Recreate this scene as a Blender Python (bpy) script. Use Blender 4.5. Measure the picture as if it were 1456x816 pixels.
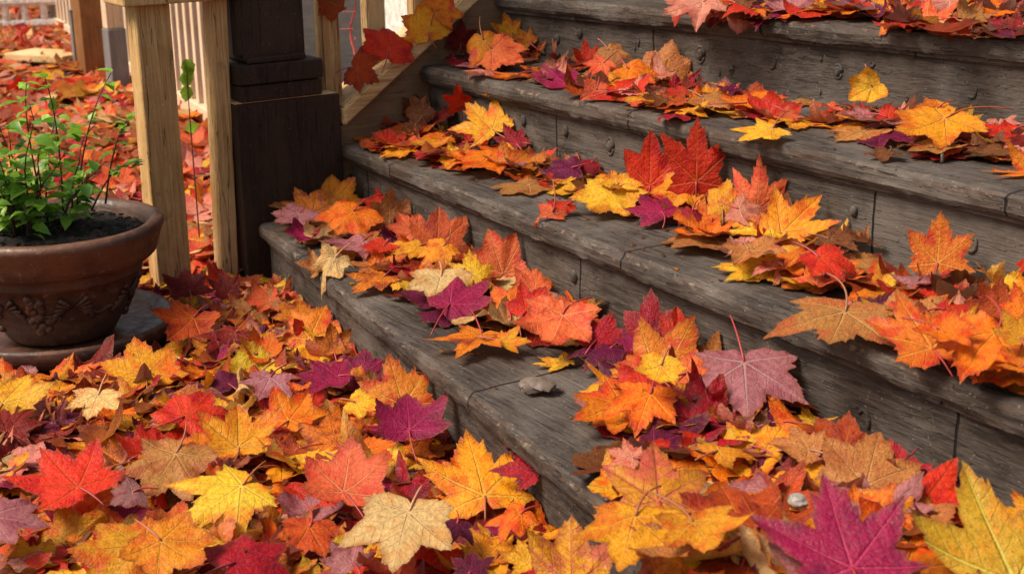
import bpy, bmesh, math, random
for _o in list(bpy.data.objects): bpy.data.objects.remove(_o, do_unlink=True)
import numpy as np
from mathutils import Vector, Matrix, noise as mnoise

random.seed(11); RNG = np.random.default_rng(7)
S = bpy.context.scene

# ------------------------------------------------------------------ camera
FPX, YAW, PIT, ROL = 2121.1, 0.5726, 0.2872, -0.0188
CAM = np.array([2.9774, -0.9928, 0.9349]); PW, PH = 1456.0, 816.0
FW = np.array([-math.cos(YAW)*math.cos(PIT), math.sin(YAW)*math.cos(PIT), -math.sin(PIT)])
_rt = np.cross(FW, [0, 0, 1]); _rt /= np.linalg.norm(_rt); _up = np.cross(_rt, FW)
RT = _rt*math.cos(ROL)+_up*math.sin(ROL); UP = -_rt*math.sin(ROL)+_up*math.cos(ROL)
cd = bpy.data.cameras.new('camera'); cam = bpy.data.objects.new('camera', cd); S.collection.objects.link(cam)
M = Matrix(((RT[0], UP[0], -FW[0], CAM[0]), (RT[1], UP[1], -FW[1], CAM[1]), (RT[2], UP[2], -FW[2], CAM[2]), (0, 0, 0, 1)))
cam.matrix_world = M
cd.sensor_width = 36; cd.lens = FPX/PW*36; cd.clip_end = 300; cd.clip_start = .05
cd.dof.use_dof = True; cd.dof.focus_distance = 2.55; cd.dof.aperture_fstop = 9.0
S.camera = cam

# ------------------------------------------------------------------ world, sun, exposure
SUN_FROM = Vector((-0.30, -0.80, 1.15)).normalized()        # where the light comes from
w = bpy.data.worlds.new('World'); S.world = w; w.use_nodes = True
nt = w.node_tree; bg = nt.nodes['Background']
sky = nt.nodes.new('ShaderNodeTexSky'); sky.sky_type = 'NISHITA'; sky.sun_disc = False
sky.sun_elevation = math.asin(SUN_FROM.z); sky.sun_rotation = math.atan2(SUN_FROM.x, SUN_FROM.y)
sky.dust_density = 3.0; sky.ozone_density = .6
wb = nt.nodes.new('ShaderNodeMix'); wb.data_type = 'RGBA'; wb.blend_type = 'MULTIPLY'; wb.inputs[0].default_value = 1; wb.inputs[7].default_value = (1, .88, .72, 1)
nt.links.new(sky.outputs[0], wb.inputs[6]); nt.links.new(wb.outputs[2], bg.inputs[0]); bg.inputs[1].default_value = 0.09
sl = bpy.data.lights.new('sun', 'SUN'); sun = bpy.data.objects.new('sun', sl); S.collection.objects.link(sun)
sl.energy = 2.7; sl.angle = math.radians(26); sl.color = (1.0, .90, .77)
sun.rotation_euler = SUN_FROM.to_track_quat('Z', 'Y').to_euler()
S.view_settings.view_transform = 'Standard'; S.view_settings.look = 'None'
S.view_settings.exposure = 1.02; S.view_settings.gamma = 1

# ------------------------------------------------------------------ helpers
COL = S.collection
def ray(x, y): return FW+RT*(x-PW/2)/FPX-UP*(y-PH/2)/FPX
def on(ax, v, x, y):
    d = ray(x, y); return CAM+d*((v-CAM[ax])/d[ax])
def on_plane(p, n, x, y):
    d = ray(x, y); return CAM+d*(np.dot(np.array(p)-CAM, n)/np.dot(d, n))
def tag(o, label=None, cat=None, group=None, kind=None):
    if label: o['label'] = label
    if cat: o['category'] = cat
    if group: o['group'] = group
    if kind: o['kind'] = kind
    return o
def thing(name, loc, label, cat, group=None):
    o = bpy.data.objects.new(name, None); COL.objects.link(o); o.location = loc
    o.empty_display_size = .1
    return tag(o, label, cat, group)
def link(name, me, mat, parent=None, wloc=None, smooth=False):
    o = bpy.data.objects.new(name, me); COL.objects.link(o)
    if mat: me.materials.append(mat)
    if smooth: me.polygons.foreach_set('use_smooth', [True]*len(me.polygons))
    if parent:
        o.parent = parent
        pl = Vector(parent.location) if parent.parent is None else Vector(parent.location)+Vector(parent.parent.location)
        o.location = Vector(wloc or (0, 0, 0))-pl
    elif wloc: o.location = wloc
    return o
def from_bm(name, bm, mat, parent=None, smooth=False):
    me = bpy.data.meshes.new(name); bm.normal_update(); bm.to_mesh(me); bm.free()
    return link(name, me, mat, parent, None, smooth)
def box(bm, x0, x1, y0, y1, z0, z1, bev=.003, seg=2, jit=0):
    b = bmesh.new(); bmesh.ops.create_cube(b, size=1)
    for v in b.verts:
        v.co = Vector(((x0+x1)/2+v.co.x*(x1-x0), (y0+y1)/2+v.co.y*(y1-y0), (z0+z1)/2+v.co.z*(z1-z0)))
    if bev: bmesh.ops.bevel(b, geom=b.edges[:], offset=bev, segments=seg, affect='EDGES', profile=.6)
    merge(bm, b)
def merge(bm, b):
    me = bpy.data.meshes.new('tmp'); b.to_mesh(me); b.free(); bm.from_mesh(me); bpy.data.meshes.remove(me)
def tube(bm, pts, r0, r1=None, seg=6):
    r1 = r0 if r1 is None else r1; pts = [Vector(p) for p in pts]; rings = []
    for i, p in enumerate(pts):
        d = (pts[min(i+1, len(pts)-1)]-pts[max(i-1, 0)]).normalized()
        a = d.cross(Vector((.3, .2, 1))).normalized(); b_ = d.cross(a)
        r = r0+(r1-r0)*i/(len(pts)-1)
        rings.append([bm.verts.new(p+a*math.cos(t)*r+b_*math.sin(t)*r) for t in [2*math.pi*j/seg for j in range(seg)]])
    for A, B in zip(rings, rings[1:]):
        for j in range(seg): bm.faces.new((A[j], A[(j+1) % seg], B[(j+1) % seg], B[j]))
    bm.faces.new(rings[-1]); bm.faces.new(rings[0][::-1])
def lathe(bm, prof, cx, cy, seg=72, wob=0):
    rings = []
    for r, z in prof:
        rings.append([bm.verts.new((cx+math.cos(a)*rr, cy+math.sin(a)*rr, z)) for a in [2*math.pi*j/seg for j in range(seg)]
                      for rr in [r*(1+wob*mnoise.noise(Vector((math.cos(a)*2, math.sin(a)*2, z*12))))]])
    for A, B in zip(rings, rings[1:]):
        for j in range(seg): bm.faces.new((A[j], A[(j+1) % seg], B[(j+1) % seg], B[j]))
    return rings

# ------------------------------------------------------------------ materials
class NT:
    def __init__(s, name):
        s.m = bpy.data.materials.new(name); s.m.use_nodes = True; s.t = s.m.node_tree
        s.b = s.t.nodes['Principled BSDF']; s.out = s.t.nodes['Material Output']
    def n(s, ty, **k):
        x = s.t.nodes.new('ShaderNode'+ty)
        for a, v in k.items(): setattr(x, a, v)
        return x
    def put(s, sock, v):
        if hasattr(v, 'is_linked') or hasattr(v, 'links'): s.t.links.new(v, sock)
        else: sock.default_value = v
    def math(s, op, a, b=0.0, c=0.0, clamp=False):
        x = s.n('Math', operation=op, use_clamp=clamp)
        for i, v in enumerate((a, b, c)): s.put(x.inputs[i], v)
        return x.outputs[0]
    def mix(s, f, a, b, mode='MIX'):
        x = s.n('Mix', data_type='RGBA', blend_type=mode); s.put(x.inputs[0], f)
        for i, v in ((6, a), (7, b)):
            if isinstance(v, tuple): v = (*v, 1) if len(v) == 3 else v
            s.put(x.inputs[i], v)
        return x.outputs[2]
    def noise(s, vec, scale, detail=4, rough=.6, W=None, dist=0):
        x = s.n('TexNoise', noise_dimensions='4D' if W is not None else '3D')
        if vec is not None: s.put(x.inputs['Vector'], vec)
        if W is not None: s.put(x.inputs['W'], W)
        x.inputs['Scale'].default_value = scale; x.inputs['Detail'].default_value = detail
        x.inputs['Roughness'].default_value = rough; x.inputs['Distortion'].default_value = dist
        return x.outputs[0]
    def mapping(s, vec, sc, rot=(0, 0, 0)):
        x = s.n('Mapping'); s.put(x.inputs[0], vec); x.inputs['Scale'].default_value = sc; x.inputs['Rotation'].default_value = rot
        return x.outputs[0]
    def ramp(s, f, a, b, ca=0.0, cb=1.0):
        x = s.n('MapRange', interpolation_type='SMOOTHSTEP'); s.put(x.inputs[0], f)
        for i, v in enumerate((a, b, ca, cb)): s.put(x.inputs[i+1], v)
        return x.outputs[0]
    def attr(s, name, out='Color'):
        x = s.n('Attribute', attribute_name=name); return x.outputs[out]
    def bump(s, h, strength=.5, dist=.002, nrm=None):
        x = s.n('Bump'); x.inputs['Strength'].default_value = strength; x.inputs['Distance'].default_value = dist
        s.put(x.inputs['Height'], h)
        if nrm is not None: s.put(x.inputs['Normal'], nrm)
        return x.outputs[0]

def wood_mat(name, dark, mid, light, stain, pale, axis='x', wear=True, rough=.7, bumps=.9, grain=1.0):
    q = NT(name); geo = q.n('TexCoord').outputs['Object']
    sc = {'x': (9, 110, 110), 'z': (95, 95, 4), 'y': (95, 4, 95)}[axis]
    sc2 = {'x': (22, 300, 300), 'z': (240, 240, 9), 'y': (240, 9, 240)}[axis]
    g1 = q.noise(q.mapping(geo, sc), grain, 6, .7, dist=.25)
    g2 = q.noise(q.mapping(geo, sc2), grain, 3, .6)
    big = q.noise(geo, 5, 5, .6); patch = q.noise(geo, 17, 6, .7, dist=.3)
    c = q.mix(q.ramp(g1, .34, .66), dark, mid)
    c = q.mix(q.math('MULTIPLY', q.ramp(big, .42, .68), .7), c, light)
    c = q.mix(q.math('MULTIPLY', q.ramp(g2, .52, .72), .5), c, tuple(v*.45 for v in dark))
    c = q.mix(q.math('MULTIPLY', q.ramp(patch, .60, .72), .55), c, stain)
    crack = q.ramp(q.noise(q.mapping(geo, tuple(v*.45 for v in sc)), 1, 3, .5), .500, .512)
    crack2 = q.math('SUBTRACT', 1.0, q.math('ABSOLUTE', q.math('MULTIPLY_ADD', crack, 2.0, -1.0)))
    c = q.mix(q.math('MULTIPLY', crack2, .8), c, tuple(v*.2 for v in dark))
    speck = q.ramp(q.noise(geo, 190, 2, .5), .66, .72)
    c = q.mix(q.math('MULTIPLY', speck, .5), c, pale)
    if wear:
        rn = q.n('ObjectInfo').outputs['Random']; xs_ = q.n('SeparateXYZ'); q.put(xs_.inputs[0], geo)
        xx = q.math('ADD', q.math('MULTIPLY', xs_.outputs[0], 1.15), q.math('ADD', rn, q.math('MULTIPLY', q.noise(geo, 9, 3, .6), .02)))
        sd = q.math('ABSOLUTE', q.math('SUBTRACT', q.math('FRACT', xx), .5)); seam = q.ramp(sd, .0012, .0030, 1.0, 0.0)
        c = q.mix(q.math('MULTIPLY', q.ramp(q.noise(geo, 3.1, 5, .65), .48, .70), .55), c, (.060, .036, .024))
        c = q.mix(seam, c, (.006, .004, .003))
        we = q.attr('wear', 'Fac'); wn = q.noise(q.mapping(geo, (12, 90, 90)), 1, 5, .7)
        wm = q.ramp(q.math('MULTIPLY_ADD', we, .30, wn), .72, .92)
        c = q.mix(q.math('MULTIPLY', wm, .6), c, q.mix(q.ramp(q.noise(geo, 60, 3, .6), .50, .68), stain, pale))
    q.put(q.b.inputs['Base Color'], c)
    q.put(q.b.inputs['Roughness'], q.ramp(g1, .2, .8, rough-.12, rough+.15)); q.b.inputs['Specular IOR Level'].default_value = .3
    h = q.math('ADD', q.math('MULTIPLY', g1, .9), q.math('MULTIPLY', g2, .5))
    h = q.math('SUBTRACT', h, q.math('MULTIPLY', crack2, .9))
    if wear: h = q.math('SUBTRACT', h, q.math('MULTIPLY', seam, 3.0))
    h = q.math('ADD', h, q.math('MULTIPLY', q.noise(geo, 40, 5, .7), .7))
    q.put(q.b.inputs['Normal'], q.bump(h, bumps, .0028))
    return q.m
WOOD = wood_mat('weathered_step_wood', (.020, .0145, .0115), (.074, .059, .049), (.145, .124, .108), (.075, .036, .020), (.27, .22, .17))
DARKW = wood_mat('dark_brown_painted_wood', (.016, .009, .006), (.036, .018, .010), (.056, .030, .018), (.085, .034, .018), (.16, .11, .08), 'z', False, .7, .9)
CREAM = wood_mat('cream_painted_wood', (.40, .225, .082), (.62, .39, .165), (.70, .48, .23), (.26, .13, .05), (.62, .50, .36), 'z', False, .5, 1.3)
RAILW = wood_mat('tan_rail_wood', (.42, .25, .095), (.68, .46, .21), (.76, .56, .30), (.22, .11, .05), (.6, .5, .38), 'y', False, .55, .7)
WALLM = wood_mat('brown_side_board', (.14, .078, .036), (.21, .125, .062), (.26, .16, .085), (.13, .06, .03), (.25, .2, .15), 'y', False, .6, .25)
PALEF = wood_mat('pale_fence_wood', (.58, .42, .27), (.68, .53, .37), (.76, .64, .49), (.5, .30, .17), (.8, .72, .6), 'z', False, .6, .3)
ORNG = wood_mat('orange_brown_post_wood', (.13, .055, .018), (.24, .105, .035), (.33, .155, .055), (.25, .05, .02), (.5, .35, .2), 'z', False, .5, .3)
GREYM = wood_mat('grey_painted_block', (.13, .125, .125), (.19, .18, .18), (.25, .24, .24), (.15, .12, .10), (.4, .4, .4), 'z', False, .6, .3)

def ground_mat():
    q = NT('damp_soil'); geo = q.n('TexCoord').outputs['Object']
    n1 = q.noise(geo, 9, 6, .7); n2 = q.noise(geo, 70, 4, .7)
    c = q.mix(q.ramp(n1, .35, .65), (.018, .012, .009), (.055, .034, .022))
    c = q.mix(q.math('MULTIPLY', q.ramp(n2, .55, .7), .6), c, (.11, .06, .035))
    q.put(q.b.inputs['Base Color'], c); q.b.inputs['Roughness'].default_value = .9
    q.put(q.b.inputs['Normal'], q.bump(q.math('ADD', n1, n2), 1, .02)); return q.m
SOILM = ground_mat()
def terracotta():
    q = NT('aged_terracotta'); geo = q.n('TexCoord').outputs['Object']
    n1 = q.noise(geo, 11, 6, .65); n2 = q.noise(geo, 45, 5, .7); n3 = q.noise(q.mapping(geo, (4, 4, 60)), 1, 4, .6)
    c = q.mix(q.ramp(n1, .35, .65), (.050, .021, .013), (.125, .052, .028))
    c = q.mix(q.math('MULTIPLY', q.ramp(n2, .58, .7), .6), c, (.25, .16, .12))
    c = q.mix(q.math('MULTIPLY', q.ramp(n3, .5, .7), .35), c, (.05, .022, .015))
    q.put(q.b.inputs['Base Color'], c); q.put(q.b.inputs['Roughness'], q.ramp(n2, .3, .7, .35, .7))
    q.put(q.b.inputs['Normal'], q.bump(q.math('ADD', n2, n3), .6, .003)); return q.m
TERRA = terracotta()
def potsoil():
    q = NT('potting_soil'); geo = q.n('TexCoord').outputs['Object']
    n2 = q.noise(geo, 120, 5, .75)
    q.put(q.b.inputs['Base Color'], q.mix(q.ramp(n2, .4, .65), (.006, .004, .003), (.04, .024, .016)))
    q.b.inputs['Roughness'].default_value = .9
    q.put(q.b.inputs['Normal'], q.bump(n2, 1, .01)); return q.m
PSOIL = potsoil()
def stone_mat():
    q = NT('pale_stone'); geo = q.n('TexCoord').outputs['Object']; n = q.noise(geo, 60, 5, .7)
    q.put(q.b.inputs['Base Color'], q.mix(q.ramp(n, .35, .65), (.13, .115, .105), (.34, .31, .285)))
    q.b.inputs['Roughness'].default_value = .8; q.put(q.b.inputs['Normal'], q.bump(n, .6, .004)); return q.m
STONE = stone_mat()
def green_mat():
    q = NT('green_leaf'); a = q.attr('tint', 'Fac'); geo = q.n('TexCoord').outputs['Object']
    n = q.noise(geo, 60, 3, .6)
    c = q.mix(a, (.06, .20, .015), (.36, .56, .05)); c = q.mix(q.ramp(n, .4, .7), c, (.09, .24, .025))
    q.put(q.b.inputs['Base Color'], c); q.b.inputs['Roughness'].default_value = .42
    tr = q.n('BsdfTranslucent'); q.put(tr.inputs[0], q.mix(.5, c, (.25, .5, .05)))
    mx = q.n('MixShader'); mx.inputs[0].default_value = .35
    q.t.links.new(q.b.outputs[0], mx.inputs[1]); q.t.links.new(tr.outputs[0], mx.inputs[2]); q.t.links.new(mx.outputs[0], q.out.inputs[0])
    return q.m
GREEN = green_mat()
def plain(name, c, r=.6):
    q = NT(name); geo = q.n('TexCoord').outputs['Object']; n = q.noise(geo, 50, 4, .6)
    q.put(q.b.inputs['Base Color'], q.mix(q.ramp(n, .3, .7), tuple(v*.7 for v in c), tuple(min(1, v*1.2) for v in c)))
    q.b.inputs['Roughness'].default_value = r; q.put(q.b.inputs['Normal'], q.bump(n, .4, .002)); return q.m
TWIG = plain('brown_twig', (.075, .030, .022)); IRON = plain('old_iron', (.03, .022, .02), .5)
CURL = plain('dry_grey_brown', (.12, .085, .062)); WHITE = plain('white_paint', (.72, .68, .62)); VINE = plain('red_vine', (.5, .06, .05))

def leaf_mat():
    q = NT('autumn_leaf')
    A, B, V = q.attr('colA'), q.attr('colB'), q.attr('colV')
    sp = q.n('SeparateColor'); q.put(sp.inputs[0], q.attr('prm')); rad, rnd, spot = sp.outputs
    uv = q.n('UVMap', uv_map='flat').outputs[0]; lb = q.n('UVMap', uv_map='lobe').outputs[0]
    va = q.n('VectorMath', operation='ADD'); cx_ = q.n('CombineXYZ'); q.put(cx_.inputs[0], q.math('MULTIPLY', rnd, 50.0)); q.put(cx_.inputs[1], q.math('MULTIPLY', rnd, 31.0)); q.put(va.inputs[0], uv); q.put(va.inputs[1], cx_.outputs[0]); uv = va.outputs[0]
    def n2d(sc, det, r_):
        x = q.n('TexNoise', noise_dimensions='2D'); q.put(x.inputs['Vector'], uv); x.inputs['Scale'].default_value = sc; x.inputs['Detail'].default_value = det; x.inputs['Roughness'].default_value = r_; return x.outputs[0]
    sx = q.n('SeparateXYZ'); q.put(sx.inputs[0], lb); s, t = sx.outputs[0], q.math('ABSOLUTE', sx.outputs[1])
    n1 = n2d(2.6, 3, .6); n2 = n2d(14, 3, .6); n3 = n2d(45, 1, .5)
    m = q.math('MULTIPLY_ADD', q.math('POWER', rad, 2.2), .45, q.math('MULTIPLY_ADD', n1, 3.4, -1.65))
    m = q.math('ADD', m, q.math('MULTIPLY_ADD', n2, .8, -.4))
    c = q.mix(q.ramp(m, 0.0, 1.0), A, B)
    # tone variation, blotches
    c = q.mix(1.0, c, q.mix(q.ramp(n2, .3, .7), (.86, .80, .78), (1.10, 1.10, 1.10)), 'MULTIPLY')
    # secondary and fine veins
    x2 = q.math('MULTIPLY', q.math('MULTIPLY_ADD', t, -.95, s), 7.5)
    x2 = q.math('ADD', x2, q.math('MULTIPLY', q.math('SUBTRACT', n1, .5), 1.2))
    f2 = q.math('ABSOLUTE', q.math('SUBTRACT', q.math('FRACT', x2), .5))
    side = q.math('MULTIPLY', q.ramp(f2, .03, .085, 1.0, 0.0), q.ramp(t, 0.20, .42, 1.0, .25))
    wmain = q.math('MAXIMUM', q.math('MULTIPLY_ADD', s, -.010, .0120), .0022)
    main = q.ramp(t, wmain, q.math('MULTIPLY', wmain, 2.0), 1.0, 0.0)
    vor = q.n('TexVoronoi', feature='DISTANCE_TO_EDGE', voronoi_dimensions='2D'); q.put(vor.inputs['Vector'], uv); vor.inputs['Scale'].default_value = 22
    fine = q.ramp(vor.outputs[0], .0, .10, 1.0, 0.0)
    vv = q.math('MAXIMUM', main, q.math('MAXIMUM', q.math('MULTIPLY', side, .42), q.math('MULTIPLY', fine, .10)))
    c = q.mix(q.math('MULTIPLY', vv, .62), c, V)
    # brown spots and dead margin
    sm = q.math('MULTIPLY', q.ramp(n3, .63, .70), spot)
    c = q.mix(sm, c, (.055, .022, .012))
    edge = q.ramp(q.math('MULTIPLY_ADD', n2, .35, rad), 1.02, 1.22)
    c = q.mix(q.math('MULTIPLY', edge, .55), c, (.20, .065, .02))
    geo = q.n('NewGeometry')
    under = q.mix(.28, c, (.56, .33, .18))
    c = q.mix(geo.outputs['Backfacing'], c, under)
    q.put(q.b.inputs['Base Color'], c)
    q.put(q.b.inputs['Roughness'], q.ramp(n2, .3, .7, .33, .55)); q.b.inputs['Specular IOR Level'].default_value = .28
    h = q.math('SUBTRACT', q.math('MULTIPLY_ADD', n2, .5, q.math('MULTIPLY', n3, .04)), q.math('MULTIPLY', vv, .5))
    nb = q.bump(h, 1.0, .0042)
    q.put(q.b.inputs['Normal'], nb)
    tr = q.n('BsdfTranslucent'); q.put(tr.inputs[0], c); q.put(tr.inputs[1], nb)
    mx = q.n('MixShader'); mx.inputs[0].default_value = .30
    q.t.links.new(q.b.outputs[0], mx.inputs[1]); q.t.links.new(tr.outputs[0], mx.inputs[2]); q.t.links.new(mx.outputs[0], q.out.inputs[0])
    return q.m
LEAF = leaf_mat()
def stem_mat():
    q = NT('leaf_stem'); q.put(q.b.inputs['Base Color'], q.attr('colA')); q.b.inputs['Roughness'].default_value = .45; return q.m
STEM = stem_mat()

# ------------------------------------------------------------------ the staircase
YS = [.2654, .48, .6922, .8984]; ZS = [.1514, .30, .4552, .6044]; TH = [-.1535, -.0534, .0013, .1411]; XS = [.008, 0.0, -.006, -.003]
OV, TK, XEND = .022, .034, 3.3
def ynos(k, x): return YS[k-1]+TH[k-1]*x               # k = 1..4
def surf(x, y):
    if x < -.01: return 0.0
    z = 0.0
    for k in (1, 2, 3, 4):
        if y >= ynos(k, x): z = ZS[k-1]
    return z
def extrude_x(prof_fn, x0, x1, n, name, mat, parent, wear_fn=None, amp=.0016, seed=0):
    vs, fs, wr = [], [], []
    P = None
    for i in range(n+1):
        x = x0+(x1-x0)*i/n; pr = prof_fn(x); P = len(pr)
        for j, (y, z, we) in enumerate(pr):
            nz = mnoise.noise(Vector((x*9+seed, j*1.7, seed))); n2 = mnoise.noise(Vector((x*45+seed, j*3.1, seed*2)))
            a = amp*(1+2.2*we)
            vs.append((x, y+a*(nz*.8+n2*.7*we), z+a*(nz*.6-abs(n2)*we*.9))); wr.append(we)
    for i in range(n):
        for j in range(P):
            k = (j+1) % P
            fs.append((i*P+j, i*P+k, (i+1)*P+k, (i+1)*P+j))
    fs.append(tuple(range(P))[::-1]); fs.append(tuple(n*P+j for j in range(P)))
    me = bpy.data.meshes.new(name); me.from_pydata(vs, [], fs)
    at = me.attributes.new('wear', 'FLOAT', 'POINT'); at.data.foreach_set('value', wr)
    bm = bmesh.new(); bm.from_mesh(me); bmesh.ops.recalc_face_normals(bm, faces=bm.faces); bm.to_mesh(me); bm.free()
    return link(name, me, mat, parent)
stairs = thing('wooden_staircase', (0, 0, 0), 'weathered grey wooden stairs strewn with maple leaves beside the dark newel post', 'stairs')
RIS = {}
for k in (1, 2, 3, 4):
    def prof(x, k=k):
        y0, z = ynos(k, x), ZS[k-1]
        dep = (ynos(k+1, x)+OV+.03-y0) if k < 4 else 1.9-TH[3]*x*.6
        return [(y0+dep, z, 0), (y0+.12, z, 0), (y0+.03, z, .05), (y0+.009, z-.0005, .6), (y0+.003, z-.004, 1), (y0, z-.012, .7), (y0, z-.026, .3),
                (y0+.004, z-TK+.001, .9), (y0+.012, z-TK, .4), (y0+dep, z-TK, 0)]
    extrude_x(prof, XS[k-1], XEND, 340, 'tread', WOOD, stairs, seed=k*7.3)
    def prof2(x, k=k):
        y0 = ynos(k, x)+OV; zb = ZS[k-2] if k > 1 else -.02
        return [(y0, ZS[k-1]-TK-.0005, .1), (y0, (ZS[k-1]+zb)/2, 0), (y0, zb-.01, .2), (y0+.02, zb-.01, 0), (y0+.02, ZS[k-1]-TK-.0005, 0)]
    rs = RIS[k] = extrude_x(prof2, XS[k-1]+.004, XEND-.01, 160, 'riser', WOOD, stairs, amp=.001, seed=k*3.1+40)
    def prof3(x, k=k):
        y0 = ynos(k, x)+OV
        return [(y0-.009, ZS[k-1]-TK-.0005, .3), (y0-.009, ZS[k-1]-TK-.008, .5), (y0-.003, ZS[k-1]-TK-.012, .3), (y0+.001, ZS[k-1]-TK-.012, 0), (y0+.001, ZS[k-1]-TK-.0005, 0)]
    extrude_x(prof3, XS[k-1]+.006, XEND-.02, 160, 'moulding', WOOD, rs, amp=.0008, seed=k*5.1+60)
# worn plugs and hammer marks raised on the risers
def plug(px, py, k, r=.015, arc=(0, 6.0), bar=False):
    p = None                                            # riser k front plane
    n = np.array([-TH[k-1], 1, 0]); p0 = np.array([0, YS[k-1]+OV, 0]); p = on_plane(p0, n, px, py)
    bm = bmesh.new(); ux = Vector((1, TH[k-1], 0)).normalized(); N = 12; pts = []
    if bar:
        for i in range(5): pts.append(Vector(p)+Vector((0, 0, 1))*(r*(i/2-1))+ux*(.15*r*math.sin(i)))
        tube(bm, pts, .0032, .0020, 6)
    else:
        k_ring = arc[1]-arc[0] < 4 or px % 2 == 0
        for i in range(N+1):
            a = arc[0]+(arc[1]-arc[0])*i/N
            pts.append(Vector(p)+ux*math.cos(a)*r*.72+Vector((0, 0, 1))*math.sin(a)*r*1.1)
        if k_ring: tube(bm, pts, .0042, .0030, 6)
        if arc[1]-arc[0] > 4:
            c = bmesh.new(); bmesh.ops.create_icosphere(c, subdivisions=2, radius=1)
            for v in c.verts: v.co = Vector(p)+ux*v.co.x*r*.62+Vector((0, 0, 1))*v.co.z*r*.88+Vector((0, v.co.y*.0075, 0))
            merge(bm, c)
    for v in bm.verts: v.co += Vector([mnoise.noise(v.co*90+Vector((i*9, 0, 0)))*.0008 for i in range(3)])
    from_bm('nail_plug', bm, WOOD, RIS[k], True)
for a in [(745, 172, 3), (805, 186, 3), (868, 208, 3), (793, 56, 4), (825, 48, 4), (996, 78, 4), (1098, 88, 4, .011, (-2.2, .9)), (1192, 102, 4, .012),
          (1382, 128, 4, .012, (-2.2, .4)), (817, 393, 2), (1215, 300, 3, .012), (1382, 345, 3, .012, (-2.6, .6)), (1240, 88, 4, .008, (3.3, 6.1)),
          (905, 60, 4, .01, (-.8, 1.4)), (1455, 185, 4), (1040, 100, 4, .006), (413, 395, 1, .012), (1228, 598, 2, .014, (-.5, 2.6)), (530, 335, 2, .009, (0, 2)), (497, 250, 2, .009)]: plug(*a)
for a in [(903, 66, 4, .009), (1023, 104, 4, .006), (736, 312, 2, .012), (1290, 140, 4, .007), (1168, 83, 4, .006), (1340, 225, 3, .006), (590, 300, 2, .011), (1166, 130, 4, .006)]:
    plug(a[0], a[1], a[2], a[3], bar=True)

# side wall closing the far end of the steps + sloping rail with balusters
sw = thing('stair_side_wall', (0, .9, 0), 'brown painted side wall closing the far left ends of the steps under the sloping rail', 'wall')
slope = (.594-.341)/(.868-.48+.0)*1.08
def zr(y): return .345+(y-.48)*slope
bm = bmesh.new(); prs = []
for y, z in [(.30, .0), (2.2, .0), (2.2, zr(2.2)-.01), (.482, zr(.482)-.01), (.482, .1), (.30, .1)]: prs.append((y, z))
A = [bm.verts.new((-.012, y, z)) for y, z in prs]; B = [bm.verts.new((-.045, y, z)) for y, z in prs]
bm.faces.new(A[::-1]); bm.faces.new(B)
for i in range(len(A)): bm.faces.new((A[i], A[(i+1) % 6], B[(i+1) % 6], B[i]))
bmesh.ops.recalc_face_normals(bm, faces=bm.faces); from_bm('panel', bm, WALLM, sw)

sr = thing('stair_railing', (-.05, .5, .35), 'tan sloping stair railing rising from the dark newel with leaves caught on its bottom rail', 'railing')
def sloped(bm, x0, x1, y0, y1, dz0, dz1, bev=.003):
    b = bmesh.new(); bmesh.ops.create_cube(b, size=1)
    for v in b.verts:
        y = y0 if v.co.y < 0 else y1
        v.co = Vector((x0 if v.co.x < 0 else x1, y, zr(y)+(dz0 if v.co.z < 0 else dz1)))
    bmesh.ops.bevel(b, geom=b.edges[:], offset=bev, segments=2, affect='EDGES'); merge(bm, b)
bm = bmesh.new(); sloped(bm, -.105, .012, .485, 2.2, -.006, .034, .004); from_bm('bottom_rail', bm, RAILW, sr)
bm = bmesh.new(); sloped(bm, -.10, .0, .485, 2.2, .62, .66, .004); from_bm('hand_rail', bm, RAILW, sr)
for (pl, pr_) in [(448, 484), (510, 549), (576, 600), (622, 650), (680, 705)]:
    a, b = on(0, -.05, pl+ (14 if pl > 448 else 10), 60)[1], on(0, -.05, pr_, 60)[1]
    if pl > 560: b = a+.045
    bm = bmesh.new(); b_ = bmesh.new(); bmesh.ops.create_cube(b_, size=1)
    for v in b_.verts:
        y = a if v.co.y < 0 else b
        v.co = Vector((-.085 if v.co.x < 0 else -.05, y, (zr(y)+.02) if v.co.z < 0 else zr(y)+.63))
    bmesh.ops.bevel(b_, geom=b_.edges[:], offset=.003, segments=2, affect='EDGES'); merge(bm, b_)
    from_bm('baluster', bm, CREAM, sr)
y = b
for i in range(9):
    y = y+.07; bm = bmesh.new(); box(bm, -.085, -.05, y, y+.045, zr(y)+.035, zr(y)+.63); from_bm('baluster', bm, CREAM, sr)

# newel post
nw = thing('newel_post', (-.06, .35, 0), 'dark brown square newel post with stepped collar at the foot of the stair railing', 'newel post')
bm = bmesh.new(); box(bm, -.055, .0, .233, .481, .0, .415, .005, 3); box(bm, -.15, -.0575, .262, .47, .0, .405, .003); from_bm('plinth', bm, DARKW, nw)
bm = bmesh.new(); box(bm, -.13, .002, .247, .438, .418, .452, .003); from_bm('lower_collar', bm, DARKW, nw)
bm = bmesh.new(); box(bm, -.135, .006, .243, .441, .4545, .497, .005, 3); from_bm('upper_collar', bm, DARKW, nw)
bm = bmesh.new(); box(bm, -.118, -.008, .262, .41, .499, 1.15, .014, 3); 
box(bm, -.108, .0, .268, .405, .4985, .512, .004); shf = from_bm('shaft', bm, DARKW, nw)
bm = bmesh.new(); box(bm, -.14, .012, .24, .432, 1.152, 1.19, .006, 3); from_bm('cap', bm, DARKW, nw)
bm = bmesh.new(); box(bm, -.045, -.012, .252, .285, .515, 1.1, .006, 2); from_bm('corner_bead', bm, DARKW, shf)
bm = bmesh.new(); box(bm, -.05, -.003, .232, .475, .4155, .4175, .0008, 1); from_bm('bare_wood_ledge', bm, RAILW, nw)

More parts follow.
